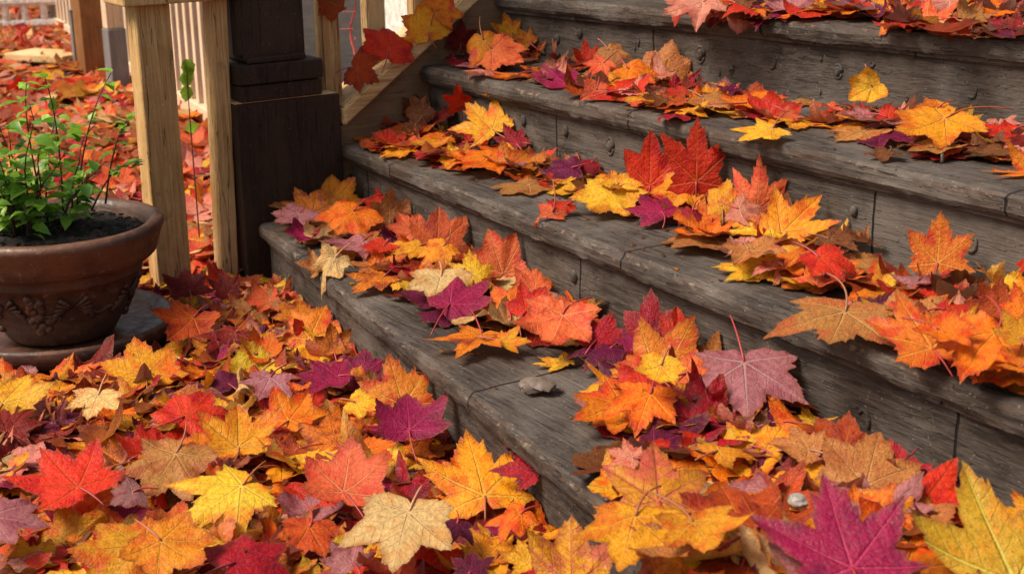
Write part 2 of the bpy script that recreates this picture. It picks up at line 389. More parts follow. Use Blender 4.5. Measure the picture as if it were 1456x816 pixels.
# porch railing to the left of the newel
pr_ = thing('porch_railing', (-.07, .1, 0), 'cream painted porch railing with two flaking balusters between the clay pot and dark newel', 'railing')
def vbar(name, x0, x1, ya, yb, z0, z1, mat, parent, lean=0):
    bm = bmesh.new(); box(bm, x0, x1, ya, yb, z0, z1, .004, 3)
    bmesh.ops.subdivide_edges(bm, edges=[e for e in bm.edges if abs(e.verts[0].co.z-e.verts[1].co.z) > .2], cuts=40)
    for v in bm.verts:
        v.co.y += lean*(v.co.z-z1)+.0012*mnoise.noise(Vector((v.co.x*30, v.co.y*20, v.co.z*14)))
        v.co.x += .001*mnoise.noise(Vector((v.co.x*30+9, v.co.y*20, v.co.z*20)))
    return from_bm(name, bm, mat, parent)
vbar('baluster', -.085, -.025, .040, .115, .0, .636, CREAM, pr_)
vbar('baluster', -.075, -.025, .204, .241, .0, .636, CREAM, pr_, .03)
bm = bmesh.new(); box(bm, -.12, .012, .006, .262, .638, .68, .005, 3); from_bm('top_rail', bm, CREAM, pr_)
bm = bmesh.new(); box(bm, -.125, .02, -.012, .24, .6815, .70, .004, 2); from_bm('dark_cap_strip', bm, DARKW, pr_)
HP = (.283, .305)
vbar('half_post', -.125, -.095, HP[0], HP[1], .47, .9, CREAM, pr_)
bm = bmesh.new(); box(bm, -.145, -.085, HP[0]-.012, HP[1]+.03, .452, .468, .003); from_bm('sill_block', bm, RAILW, pr_)
bm = bmesh.new(); box(bm, -.14, -.09, HP[0]-.002, HP[1]+.03, .405, .450, .003); from_bm('dark_block', bm, DARKW, pr_)
bm = bmesh.new(); box(bm, -.14, -.095, HP[0]+.012, HP[1]+.03, .0, .403, .003); from_bm('gap_shade_board', bm, DARKW, pr_)  # added dark board standing in for the shaded gap beside the newel

# ------------------------------------------------------------------ background yard
bm = bmesh.new(); bmesh.ops.create_grid(bm, x_segments=2, y_segments=2, size=60); tag(from_bm('ground', bm, SOILM), kind='structure')
FA = math.atan(-.145)
fn = thing('picket_fence', (-3.6, 1.175, 0), 'pale picket fence with a low board skirt running off behind the porch railing', 'fence')
def fbox(x0, x1, y0, y1, z0, z1):
    bm = bmesh.new(); box(bm, x0, x1, y0, y1, z0, z1, .004); R_ = Matrix.Rotation(FA, 3, 'Z')
    for v in bm.verts: v.co = R_ @ v.co+Vector(fn.location)
    return bm
from_bm('bottom_rail', fbox(-2.1, 2.2, -.025, .025, .02, .078), PALEF, fn)
from_bm('top_rail', fbox(-2.1, 2.2, -.025, .025, .98, 1.04), PALEF, fn)
pmesh = None
for i in range(37):
    if pmesh is None:
        bm = bmesh.new(); box(bm, -.019, .019, -.012, .012, 0, .90, .003); o = from_bm('picket', bm, PALEF, fn); pmesh = o.data
    else:
        o = bpy.data.objects.new('picket', pmesh); COL.objects.link(o); o.parent = fn
    t = 2.13-i*.115; o.location = Matrix.Rotation(FA, 3, 'Z') @ Vector((t, 0, .0785)); o.rotation_euler = (0, random.uniform(-.008, .008), FA)
def ground_post(px, py, wd, h, mat, name, label, z0=0, depth=None):
    p = on(2, 0, px, py); p[1] -= 0; o = thing(name, (p[0], p[1], 0), label, 'post')
    bm = bmesh.new(); box(bm, p[0]-(depth or wd)/2, p[0]+(depth or wd)/2, p[1]-wd/2, p[1]+wd/2, z0, h, .005); from_bm('post_body', bm, mat, o)
    return o, p
o, p = ground_post(135, 110, .11, 1.3, ORNG, 'wooden_post', 'orange brown wooden post standing before the pale picket fence')
bm = bmesh.new(); box(bm, p[0]-.07, p[0]+.07, p[1]-.07, p[1]+.07, 1.301, 1.33, .005); from_bm('cap', bm, ORNG, o)
o, p = ground_post(112, 100, .035, .26, GREYM, 'short_post', 'dark grey stub left of the orange brown post')
bm = bmesh.new(); box(bm, p[0]-.02, p[0]+.02, p[1]-.02, p[1]+.02, .261, .27, .002); from_bm('cap', bm, GREYM, o)
o, p = ground_post(170, 132, .075, .26, GREYM, 'porch_post', 'pale post on a grey painted block right of the orange brown post', depth=.08)
bm = bmesh.new(); box(bm, p[0]-.03, p[0]+.03, p[1]-.035, p[1]+.03, .261, 1.3, .004); from_bm('shaft', bm, PALEF, o)
# grey skirt, white posts seen between the stair balusters
sk = thing('porch_skirt', (-.6, 1.06, 0), 'grey board skirt with white trim seen through the stair balusters', 'porch skirt')
bm = bmesh.new(); box(bm, -.98, -.05, 1.05, 1.08, .0, .53, .004); from_bm('panel', bm, GREYM, sk)
bm = bmesh.new(); box(bm, -.98, -.05, 1.04, 1.08, .532, .57, .004); from_bm('trim_board', bm, WHITE, sk)
bm = bmesh.new(); box(bm, -.78, -.62, 1.02, 1.049, .0, .9, .004); from_bm('corner_board', bm, WHITE, sk)
vn = thing('red_vine', (on(1, 1.0, 502, 108)), 'thin red leaved vine climbing past the grey skirt behind the stair balusters', 'vine')
bm = bmesh.new(); pts = [on(1, .99, 502+4*math.sin(i*.9), 108-i*12) for i in range(11)]; tube(bm, pts, .004, .002, 5)
for i in (2, 4, 5, 7): tube(bm, [pts[i], pts[i]+np.array([.02, 0, .015]), pts[i]+np.array([.045*(-1)**i, -.01, .01])], .0015, .0008, 4)
from_bm('stem', bm, VINE, vn)
# pale garden bench far left
gb = thing('garden_bench', (on(2, 0, 30, 40)), 'blurred pale slatted garden bench at the far end of the leafy yard', 'bench')
p = on(2, 0, 30, 40); ux = Vector((.35, .94, 0)); 
def seg(bm, a, b, r):
    q0 = Vector(p)+ux*a[0]+Vector((a[2] if len(a) > 2 else 0, 0, a[1])); q1 = Vector(p)+ux*b[0]+Vector((b[2] if len(b) > 2 else 0, 0, b[1])); tube(bm, [q0, (q0+q1)/2, q1], r, r, 8)
for s_ in (-.30, .30):
    bm = bmesh.new(); seg(bm, (s_, 0), (s_, .62), .03); from_bm('leg', bm, WHITE, gb)
    bm = bmesh.new(); seg(bm, (s_, 0, .3), (s_, .3, .3), .03); from_bm('leg', bm, WHITE, gb)
bm = bmesh.new()
for i in range(5): seg(bm, (-.3, .31, .05+i*.06), (.3, .31, .05+i*.06), .03)
from_bm('seat', bm, PALEF, gb)
bm = bmesh.new()
for zz in (.05, .17): seg(bm, (-.3, zz, .3), (.3, zz, .3), .026)
for i in range(6): seg(bm, (-.25+i*.10, .05, .3), (-.25+i*.10, .28, .3), .020)
from_bm('front_lattice', bm, WHITE, gb)
bm = bmesh.new()
for zz in (.36, .48, .6): seg(bm, (-.3, zz), (.3, zz), .028)
for i in range(4): seg(bm, (-.2+i*.13, .36), (-.2+i*.13, .6), .014)
from_bm('backrest', bm, WHITE, gb)
hd = thing('garden_wall', (-7.5, 0, 0), 'low brown garden wall closing the yard behind the pale bench', 'wall')
bm = bmesh.new(); box(bm, -7.7, -7.5, -4, 3.5, 0, .9, .02); from_bm('wall_body', bm, WALLM, hd)
bm = bmesh.new(); box(bm, -7.74, -7.46, -4, 3.5, .902, .95, .01); from_bm('coping', bm, GREYM, hd)
POTC = (.12, -.215)

# ------------------------------------------------------------------ maple leaves
HALF = [(0, 1.0), (3, .90), (6.5, .80), (9.5, .80), (11.5, .845), (13, .73), (15.5, .66), (18, .655), (19.5, .665), (21, .60), (25, .50),
        (28.5, .56), (31, .64), (33, .665), (34.5, .655), (37.5, .70), (40, .79), (42, .80), (45, .90), (47, .965), (49, .88), (52, .78), (54.5, .755), (57, .77), (58.5, .68),
        (62, .61), (65, .60), (67, .54), (74, .44), (80, .50), (84, .54), (87, .475), (93, .52), (98, .60), (101, .665), (104, .57), (109, .51), (114, .52), (117, .43),
        (125, .37), (131, .375), (135, .30), (150, .23), (163, .20), (174, .10)]
AX = np.radians([0, 47, 101]); SB = np.radians([25, 74])
def outline(sub):
    th, rr = [], []
    pts = [(-a, r) for a, r in HALF[::-1] if a > 0]+HALF
    n = len(pts)
    for i, (a, r) in enumerate(pts):
        th.append(math.radians(a)); rr.append(r)
        if sub and i < n-1:
            a2, r2 = pts[i+1]; x = (r*math.sin(math.radians(a))+r2*math.sin(math.radians(a2)))/2; y = (r*math.cos(math.radians(a))+r2*math.cos(math.radians(a2)))/2
            th.append(math.atan2(x, y)); rr.append(math.hypot(x, y))
    return np.array(th), np.array(rr)
def template(level):
    if level == 2: th, rr = outline(True); rings = np.array([.12, .26, .40, .53, .65, .76, .86, .94, 1.0])
    elif level == 1: th, rr = outline(False); rings = np.array([.25, .5, .75, 1.0])
    else:
        th, rr = outline(False); keep = [i for i, t in enumerate(np.degrees(th)) if round(abs(t), 1) in (0, 11.5, 15.5, 25, 34.5, 47, 57, 74, 101, 114, 150, 174)]
        th, rr = th[keep], rr[keep]; rings = np.array([.5, 1.0])
    n, R = len(th), len(rings)
    tris, quads = [], []
    idx = lambda i, j: 1+i*n+j % n
    F = []
    for j in range(n): F.append((0, idx(0, j+1), idx(0, j), idx(0, j), j))
    for i in range(R-1):
        for j in range(n): F.append((idx(i, j), idx(i, j+1), idx(i+1, j+1), idx(i+1, j), j))
    return dict(th=th, rr=rr, rings=rings, F=F, n=n, R=R)
TPL = [template(0), template(1), template(2)]
for T in TPL:                                           # static index arrays
    _d = np.abs(T['th'][:, None]-T['th'][None]); _d = np.minimum(_d, 2*math.pi-_d); _w = np.exp(-(_d/.10)**2); T['rs'] = (_w@T['rr'])/_w.sum(1)*1.03
    n, R = T['n'], T['R']
    lv, ls, lt, sec = [], [], [], []
    thm = T['th']
    for f in T['F']:
        j = f[4]; m = (thm[j]+thm[(j+1) % n])/2 if j < n-1 else math.pi
        am = abs(m); a = 0 if am < SB[0] else (AX[1] if am < SB[1] else AX[2])
        a = a if m >= 0 else -a
        vs = f[:3] if f[2] == f[3] else f[:4]
        ls.append(len(lv)); lt.append(len(vs)); lv += list(vs); sec += [a]*len(vs)
    T['lv'], T['ls'], T['lt'], T['sec'] = np.array(lv), np.array(ls), np.array(lt), np.array(sec)
    T['TH'] = np.concatenate([[0], np.tile(T['th'], R)])
    T['RF'] = np.concatenate([[0], np.repeat(T['rings'], n)])

# colour schemes: centre, margin, veins, brown spotting      (linear)
PAL = {
 'Y': ((.88, .55, .040), (.86, .34, .02), (.86, .56, .12), .35), 'G': ((.82, .39, .020), (.76, .19, .014), (.76, .42, .07), .5),
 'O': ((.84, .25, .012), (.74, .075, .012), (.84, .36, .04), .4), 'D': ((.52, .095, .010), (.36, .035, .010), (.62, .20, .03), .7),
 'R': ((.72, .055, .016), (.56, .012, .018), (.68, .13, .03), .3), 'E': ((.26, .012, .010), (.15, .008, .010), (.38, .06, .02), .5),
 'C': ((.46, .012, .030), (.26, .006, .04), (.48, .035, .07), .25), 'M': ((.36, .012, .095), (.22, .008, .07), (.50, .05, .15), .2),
 'P': ((.17, .009, .060), (.11, .007, .045), (.28, .025, .10), .2), 'K': ((.74, .32, .24), (.66, .18, .13), (.80, .45, .32), .2),
 'S': ((.84, .21, .070), (.74, .085, .05), (.82, .33, .16), .3), 'T': ((.56, .27, .085), (.48, .16, .05), (.64, .36, .14), .8),
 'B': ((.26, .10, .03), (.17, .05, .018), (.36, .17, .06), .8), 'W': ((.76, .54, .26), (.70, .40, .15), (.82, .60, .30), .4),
 'V': ((.50, .22, .23), (.36, .10, .13), (.60, .34, .31), .4), 'X': ((.78, .28, .03), (.66, .045, .02), (.84, .48, .08), .4),
 'Z': ((.76, .38, .03), (.62, .16, .09), (.66, .12, .12), .4), 'U': ((.55, .36, .035), (.72, .32, .02), (.60, .55, .10), .5),
 'A': ((.70, .25, .02), (.34, .06, .02), (.60, .22, .03), 1.0),
}
NAMES = {'Y': 'bright yellow', 'G': 'golden', 'O': 'orange', 'D': 'burnt orange', 'R': 'red', 'E': 'dark red', 'C': 'crimson', 'M': 'magenta', 'P': 'deep purple',
         'K': 'pale pink', 'S': 'salmon', 'T': 'tan', 'B': 'brown', 'W': 'cream', 'V': 'mauve', 'X': 'yellow and red', 'Z': 'yellow and pink', 'U': 'greenish gold', 'A': 'mottled gold'}

PAL = {k: (tuple(v**1.2*.95 for v in a), tuple(v**1.2*.92 for v in b), tuple(v**1.12*.95 for v in c), s) for k, (a, b, c, s) in PAL.items()}
def blade(T, rng, curl=1.0, wid=1.0, lobed=None):
    """unit leaf: junction at 0, tip at +y; returns local coordinates before placement, flat coordinates"""
    th, r0 = T['th'], T['rr']
    th = th+.05*np.sin(2*th+rng.uniform(0, 6))*rng.uniform(0, 1)*np.sin(th)
    p = rng.uniform(.5, 1.08) if lobed is None else lobed
    sm = rng.random()**1.5*.85; r = (r0*(1-sm)+T['rs']*sm)**p*(1+rng.normal(0, .016, len(th)))
    skew = rng.normal(0, .05); r = r*(1+skew*np.sin(th))
    for a in (0, .82, -.82, 1.76, -1.76):
        if a: r = r*(1+rng.normal(0, .07)*np.exp(-((th-a)/.28)**2))
    TH_ = np.concatenate([[0], np.tile(th, T['R'])]); RF = T['RF']; rf = np.concatenate([[0], np.tile(r, T['R'])])*RF
    x, y = rf*np.sin(TH_)*wid, rf*np.cos(TH_)
    flat = np.stack([x, y], 1)
    # fold between the veins
    at = np.abs(TH_)
    near = np.min(np.abs(at[:, None]-AX[None]), 1)
    hw = np.where(at < SB[0], SB[0], np.where(at < SB[1], .24, .47))
    fold = np.clip(near/hw, 0, 1)
    z = rng.uniform(.02, .075)*rf*np.sqrt(fold+1e-6)*rng.choice([1, 1, -1])*min(1, curl+.3)
    z += .035*curl*np.sin(rng.uniform(5, 9)*x+4*y*rng.normal()+rng.uniform(0, 6))*np.sin(rng.uniform(4, 8)*y+rng.uniform(0, 6))
    z += .015*curl*np.sin(15*x+5*y+rng.uniform(0, 6))*np.sin(13*y-6*x+rng.uniform(0, 6))
    z += .02*curl*np.sin(7*x+rng.uniform(0, 6))*np.sin(6*y+rng.uniform(0, 6))
    z += .030*curl*RF**3*np.sin(TH_*rng.uniform(6, 10)+rng.uniform(0, 6))
    z += .012*curl*RF**4*np.sin(TH_*rng.uniform(17, 25)+rng.uniform(0, 6))
    for a in (0, .82, -.82, 1.76, -1.76):               # each lobe droops or lifts by itself
        z += curl*rng.normal(.03, .20)*rf**2.2*np.exp(-((TH_-a)/.33)**2)
    cup = curl*rng.uniform(-.35, .35); z += cup*(x*x+(y-.25)**2)
    k1 = curl*rng.normal(0, .9) if rng.random() > .15 else rng.choice([-1, 1])*curl*rng.uniform(1.6, 3.0)
    ph = rng.uniform(0, math.pi)
    def bend(x, y, z, ph, k):
        if abs(k) < .05: return x, y, z
        c, s = math.cos(ph), math.sin(ph)
        u, v = x*c+y*s, -x*s+y*c
        R = 1/k; a = u*k
        un = (R-z)*np.sin(a) ; zn = R-(R-z)*np.cos(a)
        return un*c-v*s, un*s+v*c, zn
    x, y, z = bend(x, y, z, ph, k1)
    x, y, z = bend(x, y, z, ph+1.3, curl*rng.normal(0, .35))
    return np.stack([x, y, z], 1), flat

def settle(P, z0, eps=.004, droop=.0):
    """push vertices out of the treads and risers"""
    for i in range(len(P)):
        x, y, z = P[i]
        sf = surf(x, y)
        if z < sf+eps:
            if sf > z0+.03:                              # inside the next riser or nosing
                k = 1+[abs(sf-q) < 1e-6 for q in ZS].index(True)
                if z < sf-TK: yl = ynos(k, x)+OV-.004
                else: yl = ynos(k, x)-.003
                if y-yl > .035 and z > sf-.03: z = sf+eps
                elif y > yl: y = yl-random.random()*.002
                lo = z0+eps
                if z < lo: z = lo
            else: z = sf+eps+.15*(sf-z if sf-z < .02 else .02)*.3
        P[i] = (x, y, z)
    return P

def stemline(base, back, up, size, rng, ln=None):
    ln = size*(ln if ln else rng.uniform(.5, .95)); side = np.cross(back, up); cv = rng.normal(0, .35); lift = rng.uniform(.0, .5)
    pts = []
    for i in range(9):
        t = i/8; pts.append(base+back*ln*t+side*ln*cv*t*t+up*ln*(lift*t*(1-t)*.9))
    return np.array(pts)

def jit(c, rng, a=.12):
    c = np.array(c); f = 1+rng.normal(0, a*.6); return tuple(np.clip(c*f*(1+rng.normal(0, a*.5, 3)), .003, .88))
class Bulk:
    def __init__(s): s.v = []; s.lv = []; s.ls = []; s.lt = []; s.fl = []; s.lb = []; s.c = [[], [], [], []]; s.nv = 0; s.nl = 0
    def add(s, T, P, flat, cols):
        s.v.append(P); s.lv.append(T['lv']+s.nv); s.ls.append(T['ls']+s.nl); s.lt.append(T['lt'])
        lf = flat[T['lv']]; s.fl.append(lf); sn, cs = np.sin(T['sec']), np.cos(T['sec'])
        s.lb.append(np.stack([lf[:, 0]*sn+lf[:, 1]*cs, lf[:, 0]*cs-lf[:, 1]*sn], 1))
        n = len(P); rf = T['RF']; rnd = RNG.random()
        for q in range(3): s.c[q].append(np.tile(np.array([*cols[q], 1]), (n, 1)))
        s.c[3].append(np.stack([rf, np.full(n, rnd), np.full(n, cols[3]), np.ones(n)], 1))
        s.nv += n; s.nl += len(T['lv'])
    def mesh(s, name):
        me = bpy.data.meshes.new(name); V = np.concatenate(s.v).astype(np.float32); lv = np.concatenate(s.lv); ls = np.concatenate(s.ls); lt = np.concatenate(s.lt)
        me.vertices.add(len(V)); me.vertices.foreach_set('co', V.ravel()); me.loops.add(len(lv)); me.loops.foreach_set('vertex_index', lv.astype(np.int32))
        me.polygons.add(len(ls)); me.polygons.foreach_set('loop_start', ls.astype(np.int32)); me.polygons.foreach_set('loop_total', lt.astype(np.int32))
        me.update(calc_edges=True)
        for nm, d in (('flat', s.fl), ('lobe', s.lb)):
            u = me.uv_layers.new(name=nm); u.data.foreach_set('uv', np.concatenate(d).astype(np.float32).ravel())
        for nm, d in zip(('colA', 'colB', 'colV', 'prm'), s.c):
            a = me.attributes.new(nm, 'FLOAT_COLOR', 'POINT'); a.data.foreach_set('color', np.concatenate(d).astype(np.float32).ravel())
        me.polygons.foreach_set('use_smooth', np.ones(len(ls), bool)); me.validate(); return me
def stem_mesh(pts, r, col, name='stem'):
    bm = bmesh.new(); tube(bm, pts, r*1.15, r*.75, 6)
    me = bpy.data.meshes.new(name); bm.to_mesh(me); bm.free()
    a = me.attributes.new('colA', 'FLOAT_COLOR', 'POINT'); a.data.foreach_set('color', np.tile(np.array([*col, 1.0]), len(me.vertices)))
    me.polygons.foreach_set('use_smooth', [True]*len(me.polygons)); return me
STEMC = {'Y': (.35, .10, .04), 'G': (.28, .08, .03), 'W': (.45, .25, .12), 'T': (.30, .12, .06), 'B': (.12, .05, .03)}
def place(base, tip_dir, nrm, size, col, rng, level, curl=.5, wid=1.0, z0=0, dosettle=True, lobed=None, stand=False):
    ty = np.array(tip_dir)/np.linalg.norm(tip_dir); nz = np.array(nrm, float); nz -= ty*np.dot(nz, ty); nz /= np.linalg.norm(nz); tx = np.cross(ty, nz)
    T = TPL[level]; L, flat = blade(T, rng, curl, wid, lobed)
    P = base+size*(L[:, :1]*tx+L[:, 1:2]*ty+L[:, 2:]*nz)
    if dosettle and stand:
        d = CAM-base; d /= np.linalg.norm(d)
        for it in range(14):
            bad = max([0]+[1 for x, y, z in P[::3] if surf(x, y) > z0+.03 and z < surf(x, y)-.002 and surf(x, y) <= z0+.17 and y > ynos(1+int(np.argmin(np.abs(np.array(ZS)-surf(x, y)))), x)+.003+(OV if z < surf(x, y)-TK else 0)])
            if not bad: break
            P = P+d*.004
    if dosettle: P = settle(P, z0)
    A, B, V, sp = PAL[col]; f = rng.uniform(.9, 1.08)
    cols = (jit(np.array(A)*f, rng), jit(np.array(B)*f, rng), jit(np.array(V)*f, rng), sp*rng.uniform(.4, 1.2))
    return T, P, flat, cols, (ty, nz)
N_IND = 0
def leaf_object(base, tip_dir, nrm, size, col, seed, label, group=None, curl=.5, wid=1.0, z0=0, stem=None, lobed=None, dosettle=True, stand=False):
    global N_IND
    rng = np.random.default_rng(seed); N_IND += 1
    T, P, flat, cols, (ty, nz) = place(base, tip_dir, nrm, size, col, rng, 2, curl, wid, z0, dosettle, lobed, stand)
    b = Bulk(); J = P[0].copy(); b.add(T, P-J, flat, cols); o = link('maple_leaf', b.mesh('maple_leaf'), LEAF); o.location = J
    tag(o, label, 'leaf', group)
    if stem is not None:
        n = 9; e = np.array(stem); mid = (J+e)/2+np.array([0, 0, .12*np.linalg.norm(e-J)])
        pts = [J*(1-t)**2+mid*2*t*(1-t)+e*t*t for t in np.linspace(0, 1, n)]
    else:
        pts = stemline(J, -ty, nz, size, rng)
        pts = [(x, y, max(z, (surf(x, y) if surf(x, y) < z0+.03 else z0)+.003)) for x, y, z in pts]
    sc = STEMC.get(col, (.30, .03, .03)); me = stem_mesh([np.array(p)-J for p in pts], .0013+.006*size*.25, jit(sc, rng))
    so = bpy.data.objects.new('stem', me); COL.objects.link(so); me.materials.append(STEM); so.parent = o
    return o
LEV = {'G': 0.0, '1': ZS[0], '2': ZS[1], '3': ZS[2], '4': ZS[3]}
HAND = []
def L(bx, by, tx, ty, sf, lean, col, label, wid=1.0, lift=None, curl=.5, stem=None, lobed=None, sc=1.0):
    HAND.append((bx, by, tx, ty, sf, lean, col, label, wid, lift, curl, stem, lobed, sc))
# ---- top tread
L(1000,2,942,24,'4',.3,'K','pale pink leaf hanging over the edge of the top step, left end',1.1,.02)
L(1045,4,1058,20,'4',.2,'Y','yellow leaf at the front edge of the top step beside the pale pink one',1.1,.015)
L(1185,4,1125,14,'4',.15,'X','wide yellow and orange leaf flat on the top step edge',1.1,.015)
L(1222,8,1200,22,'4',.3,'R','orange red leaf on the top step right of the wide yellow one',1.1,.02)
L(1310,10,1302,33,'4',.5,'R','small bright red leaf standing near the front of the top step',1,.02)
L(1350,2,1300,16,'4',.2,'K','pink leaf behind the small red leaf on the top step',1,.03)
L(1372,30,1345,36,'4',.1,'P','purple leaf near the right part of the top step edge',1,.015)
L(1445,38,1395,44,'4',.3,'C','crimson leaf folding over the top step edge, far right',1.1,.012)
L(1420,8,1385,22,'4',.3,'O','orange leaf in the heap on the top step above the crimson one',1.2,.03)
L(1300,40,1275,36,'4',.05,'S','flat salmon leaf lying in front of the pile on the top step',1,.006,.25)
# ---- third tread
L(728,52,716,18,'3',.8,'G','golden leaf propped upright against the riser in the upper left corner of the stairs',1.1,.07)
L(700,70,742,95,'3',.4,'S','shiny salmon leaf, biggest in the left drift of the third step',1.3,.03,.4)
L(688,58,706,92,'3',.5,'G','golden leaf tucked behind the shiny salmon leaf on the third step',1.1,.04)
L(752,60,738,42,'3',.7,'A','mottled gold leaf leaning on the riser above the shiny salmon leaf',1.2,.05)
L(693,94,655,88,'3',.05,'V','mauve leaf at the front of the shaded third step corner',1.0,.008,.3)
L(735,106,694,112,'3',.1,'O','small orange leaf alone on the edge of the third step',.9,.006,.35)
L(805,121,779,96,'3',.3,'M','magenta leaf at the front edge of the third step',1.25,.02,.4)
L(832,90,832,54,'3',.6,'R','red leaf with raised tip against the riser of the third step',1.1,.04)
L(858,90,835,108,'3',.4,'S','salmon leaf right of the raised red leaf on the third step',1.2,.04)
L(866,72,884,100,'3',.6,'T','pale tan curled leaf with looping stem against the third step riser',1.1,.045,.7)
L(942,110,956,58,'3',.75,'T','large tan leaf standing against the riser at the back of the third step',1.2,.05,.3)
L(880,118,842,112,'3',.2,'G','golden leaf lying between the magenta leaf and the large tan one',1.1,.03)
L(895,98,932,118,'3',.3,'O','orange leaf low in front of the large tan leaf',1.2,.035)
L(905,132,955,122,'3',.05,'K','pale pink flat leaf in front of the large tan standing leaf',1.0,.02)
L(962,140,882,148,'3',.15,'G','long golden leaf lying along the edge of the third step',.7,.015,.6)
L(848,128,838,160,'3',.75,'S','small salmon leaf drooping over the third step nosing',1,.0,.5)
L(872,128,905,140,'3',.1,'M','flat magenta leaf under the long golden one',1,.012)
L(970,130,944,138,'3',.3,'R','red leaf behind the end of the long golden leaf on the third step',1,.025)
L(1000,138,1052,152,'3',.1,'T','wide tan pink leaf flat in the middle of the third step',1.1,.02,.4)
L(1062,148,1120,140,'3',.1,'O','orange gold leaf lying flat behind the star shaped yellow leaf',1.0,.025,.4)
L(1098,184,1046,200,'3',.15,'Y','bright yellow star leaf overhanging the third step edge, in the middle',1.25,.012,.25,(1122,158),1.2)
L(1118,160,1142,170,'3',.4,'S','small salmon leaf beside the star shaped yellow leaf',1,.015)
L(1045,126,1020,132,'3',.2,'P','small purple leaf against the riser near the middle of the third step',1,.03)
L(1185,152,1145,156,'3',.1,'S','salmon leaf lying by the riser left of the upright yellow leaf',1,.02)
L(1240,124,1206,142,'3',.75,'Y','cupped yellow leaf standing against the riser with its stem curling up',1.35,.055,.7,(1230,92))
L(1238,158,1200,160,'3',.2,'B','brown curled leaf at the foot of the cupped yellow leaf',1,.02,.8)
L(1235,172,1205,176,'3',.1,'P','purple leaf under the brown curled leaf on the third step',1,.012)
L(1232,186,1186,200,'3',.05,'T','tan star leaf lying flat near the right middle of the third step edge',1.15,.008,.35)
L(1262,168,1310,176,'3',.2,'R','red orange leaf running behind the big golden leaf of the third step',.9,.03)
L(1345,168,1268,204,'3',.3,'G','biggest golden leaf on the third step, right half',1.05,.035,.3)
L(1330,158,1318,172,'3',.6,'O','orange leaf rising behind the biggest golden leaf',1.5,.05)
L(1368,178,1382,148,'3',.55,'U','yellow leaf with a green heart behind the biggest golden leaf',1.1,.045)
L(1268,214,1250,228,'3',.1,'B','small brown curled leaf at the third step front edge',1.3,.01,.9)
L(1345,208,1290,218,'3',.1,'T','wide tan brown leaf under the biggest golden leaf',1.0,.015)
L(1410,206,1365,215,'3',.1,'V','mauve brown leaf at the third step edge right of the golden heap',1.0,.015)
L(1440,185,1395,195,'3',.2,'R','dull red leaf on the third step right of the golden heap',1.1,.03)
L(1455,200,1432,208,'3',.3,'E','dark red leaf at the right end of the third step in view',1.1,.035)
L(1478,262,1386,252,'3',.55,'X','large orange leaf with red tips reaching in over the third step edge, far right',1.2,-.01,.3,None,1.5)
L(958,150,975,168,'3',.05,'O','orange leaf scrap flat near the step joint on the third step',1,.008)
# ---- second tread
L(655,150,650,122,'2',.8,'R','small red leaf standing against the riser in the shaded corner of the second step',1.1,.075)
L(702,186,660,146,'2',.6,'G','large golden leaf rising in the left corner of the second step',1.15,.06,.3)
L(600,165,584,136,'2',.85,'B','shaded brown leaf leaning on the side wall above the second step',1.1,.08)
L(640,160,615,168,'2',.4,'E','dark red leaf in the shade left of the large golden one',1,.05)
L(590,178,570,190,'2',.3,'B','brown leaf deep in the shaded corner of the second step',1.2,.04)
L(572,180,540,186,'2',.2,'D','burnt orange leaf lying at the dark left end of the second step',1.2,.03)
L(628,195,588,206,'2',.15,'O','orange leaf flat in the left drift of the second step',1.2,.03,.4)
L(600,200,628,216,'2',.1,'G','golden leaf below the flat orange one in the left drift',1.1,.03)
L(575,212,540,222,'2',.1,'G','golden leaf overhanging the left end of the second step nosing',1,.012)
L(668,205,640,200,'2',.1,'P','purple leaf peeping between golden leaves of the second step drift',1,.03)
L(722,240,752,212,'2',.45,'X','orange red leaf standing at the front of the second step drift',1.3,.03,.3)
L(735,205,716,178,'2',.7,'C','crimson leaf tilted against the riser behind the orange red one',1.1,.045)
L(700,222,655,246,'2',.1,'O','orange yellow leaf flat on the second step left half',1.1,.025,.4)
L(668,218,628,230,'2',.1,'K','pink leaf at the front of the left drift on the second step',1,.015)
L(812,240,768,240,'2',.3,'P','purple leaf right of the orange red standing one on the second step',1.2,.03)
L(840,232,826,244,'2',.4,'C','crimson brown leaf beside the purple leaf on the second step',1.3,.03)
L(760,242,745,258,'2',.2,'O','small orange leaf below the purple one on the second step',1.2,.01)
L(752,264,712,276,'2',.05,'T','tan orange leaf lying flat left of the yellow cluster on the second step',1.2,.006,.3)
L(815,272,780,262,'2',.1,'Y','yellow leaf flat left of the main yellow cluster',1.1,.01)
L(872,270,838,302,'2',.25,'Y','yellow leaf at the front of the yellow cluster on the second step',1.3,.03,.4)
L(880,262,905,280,'2',.3,'Y','yellow leaf on the right of the yellow cluster',1.2,.04)
L(865,262,850,250,'2',.4,'G','golden leaf at the back of the yellow cluster',1.6,.035)
L(805,292,770,300,'2',.4,'R','curled red leaf on the second step edge above the drooping salmon leaf',.8,.015,.9)
L(786,302,772,345,'2',.75,'S','salmon leaf drooping over the second step nosing, near the middle',1.0,-.01,.5)
L(940,302,910,276,'2',.3,'M','bright magenta leaf in front of the two red standing leaves',1.25,.035,.3)
L(924,264,926,184,'2',.85,'R','left of the two tall red leaves standing on the second step',.95,.09,.15,None,.95)
L(990,258,992,168,'2',.85,'R','right of the two tall red leaves standing on the second step',.95,.075,.2,None,.95)
L(985,300,980,328,'2',.4,'C','crimson crumpled leaf below the right tall red leaf',1.3,.03,.9)
L(975,262,950,298,'2',.4,'G','golden orange leaf between the magenta leaf and the right tall red one',1.2,.04)
L(1028,298,1032,246,'2',.7,'G','narrow golden leaf standing right of the tall red pair',.9,.06,.4)
L(1076,300,1082,224,'2',.75,'S','large salmon orange leaf standing at the back of the second step heap',1.0,.08,.3)
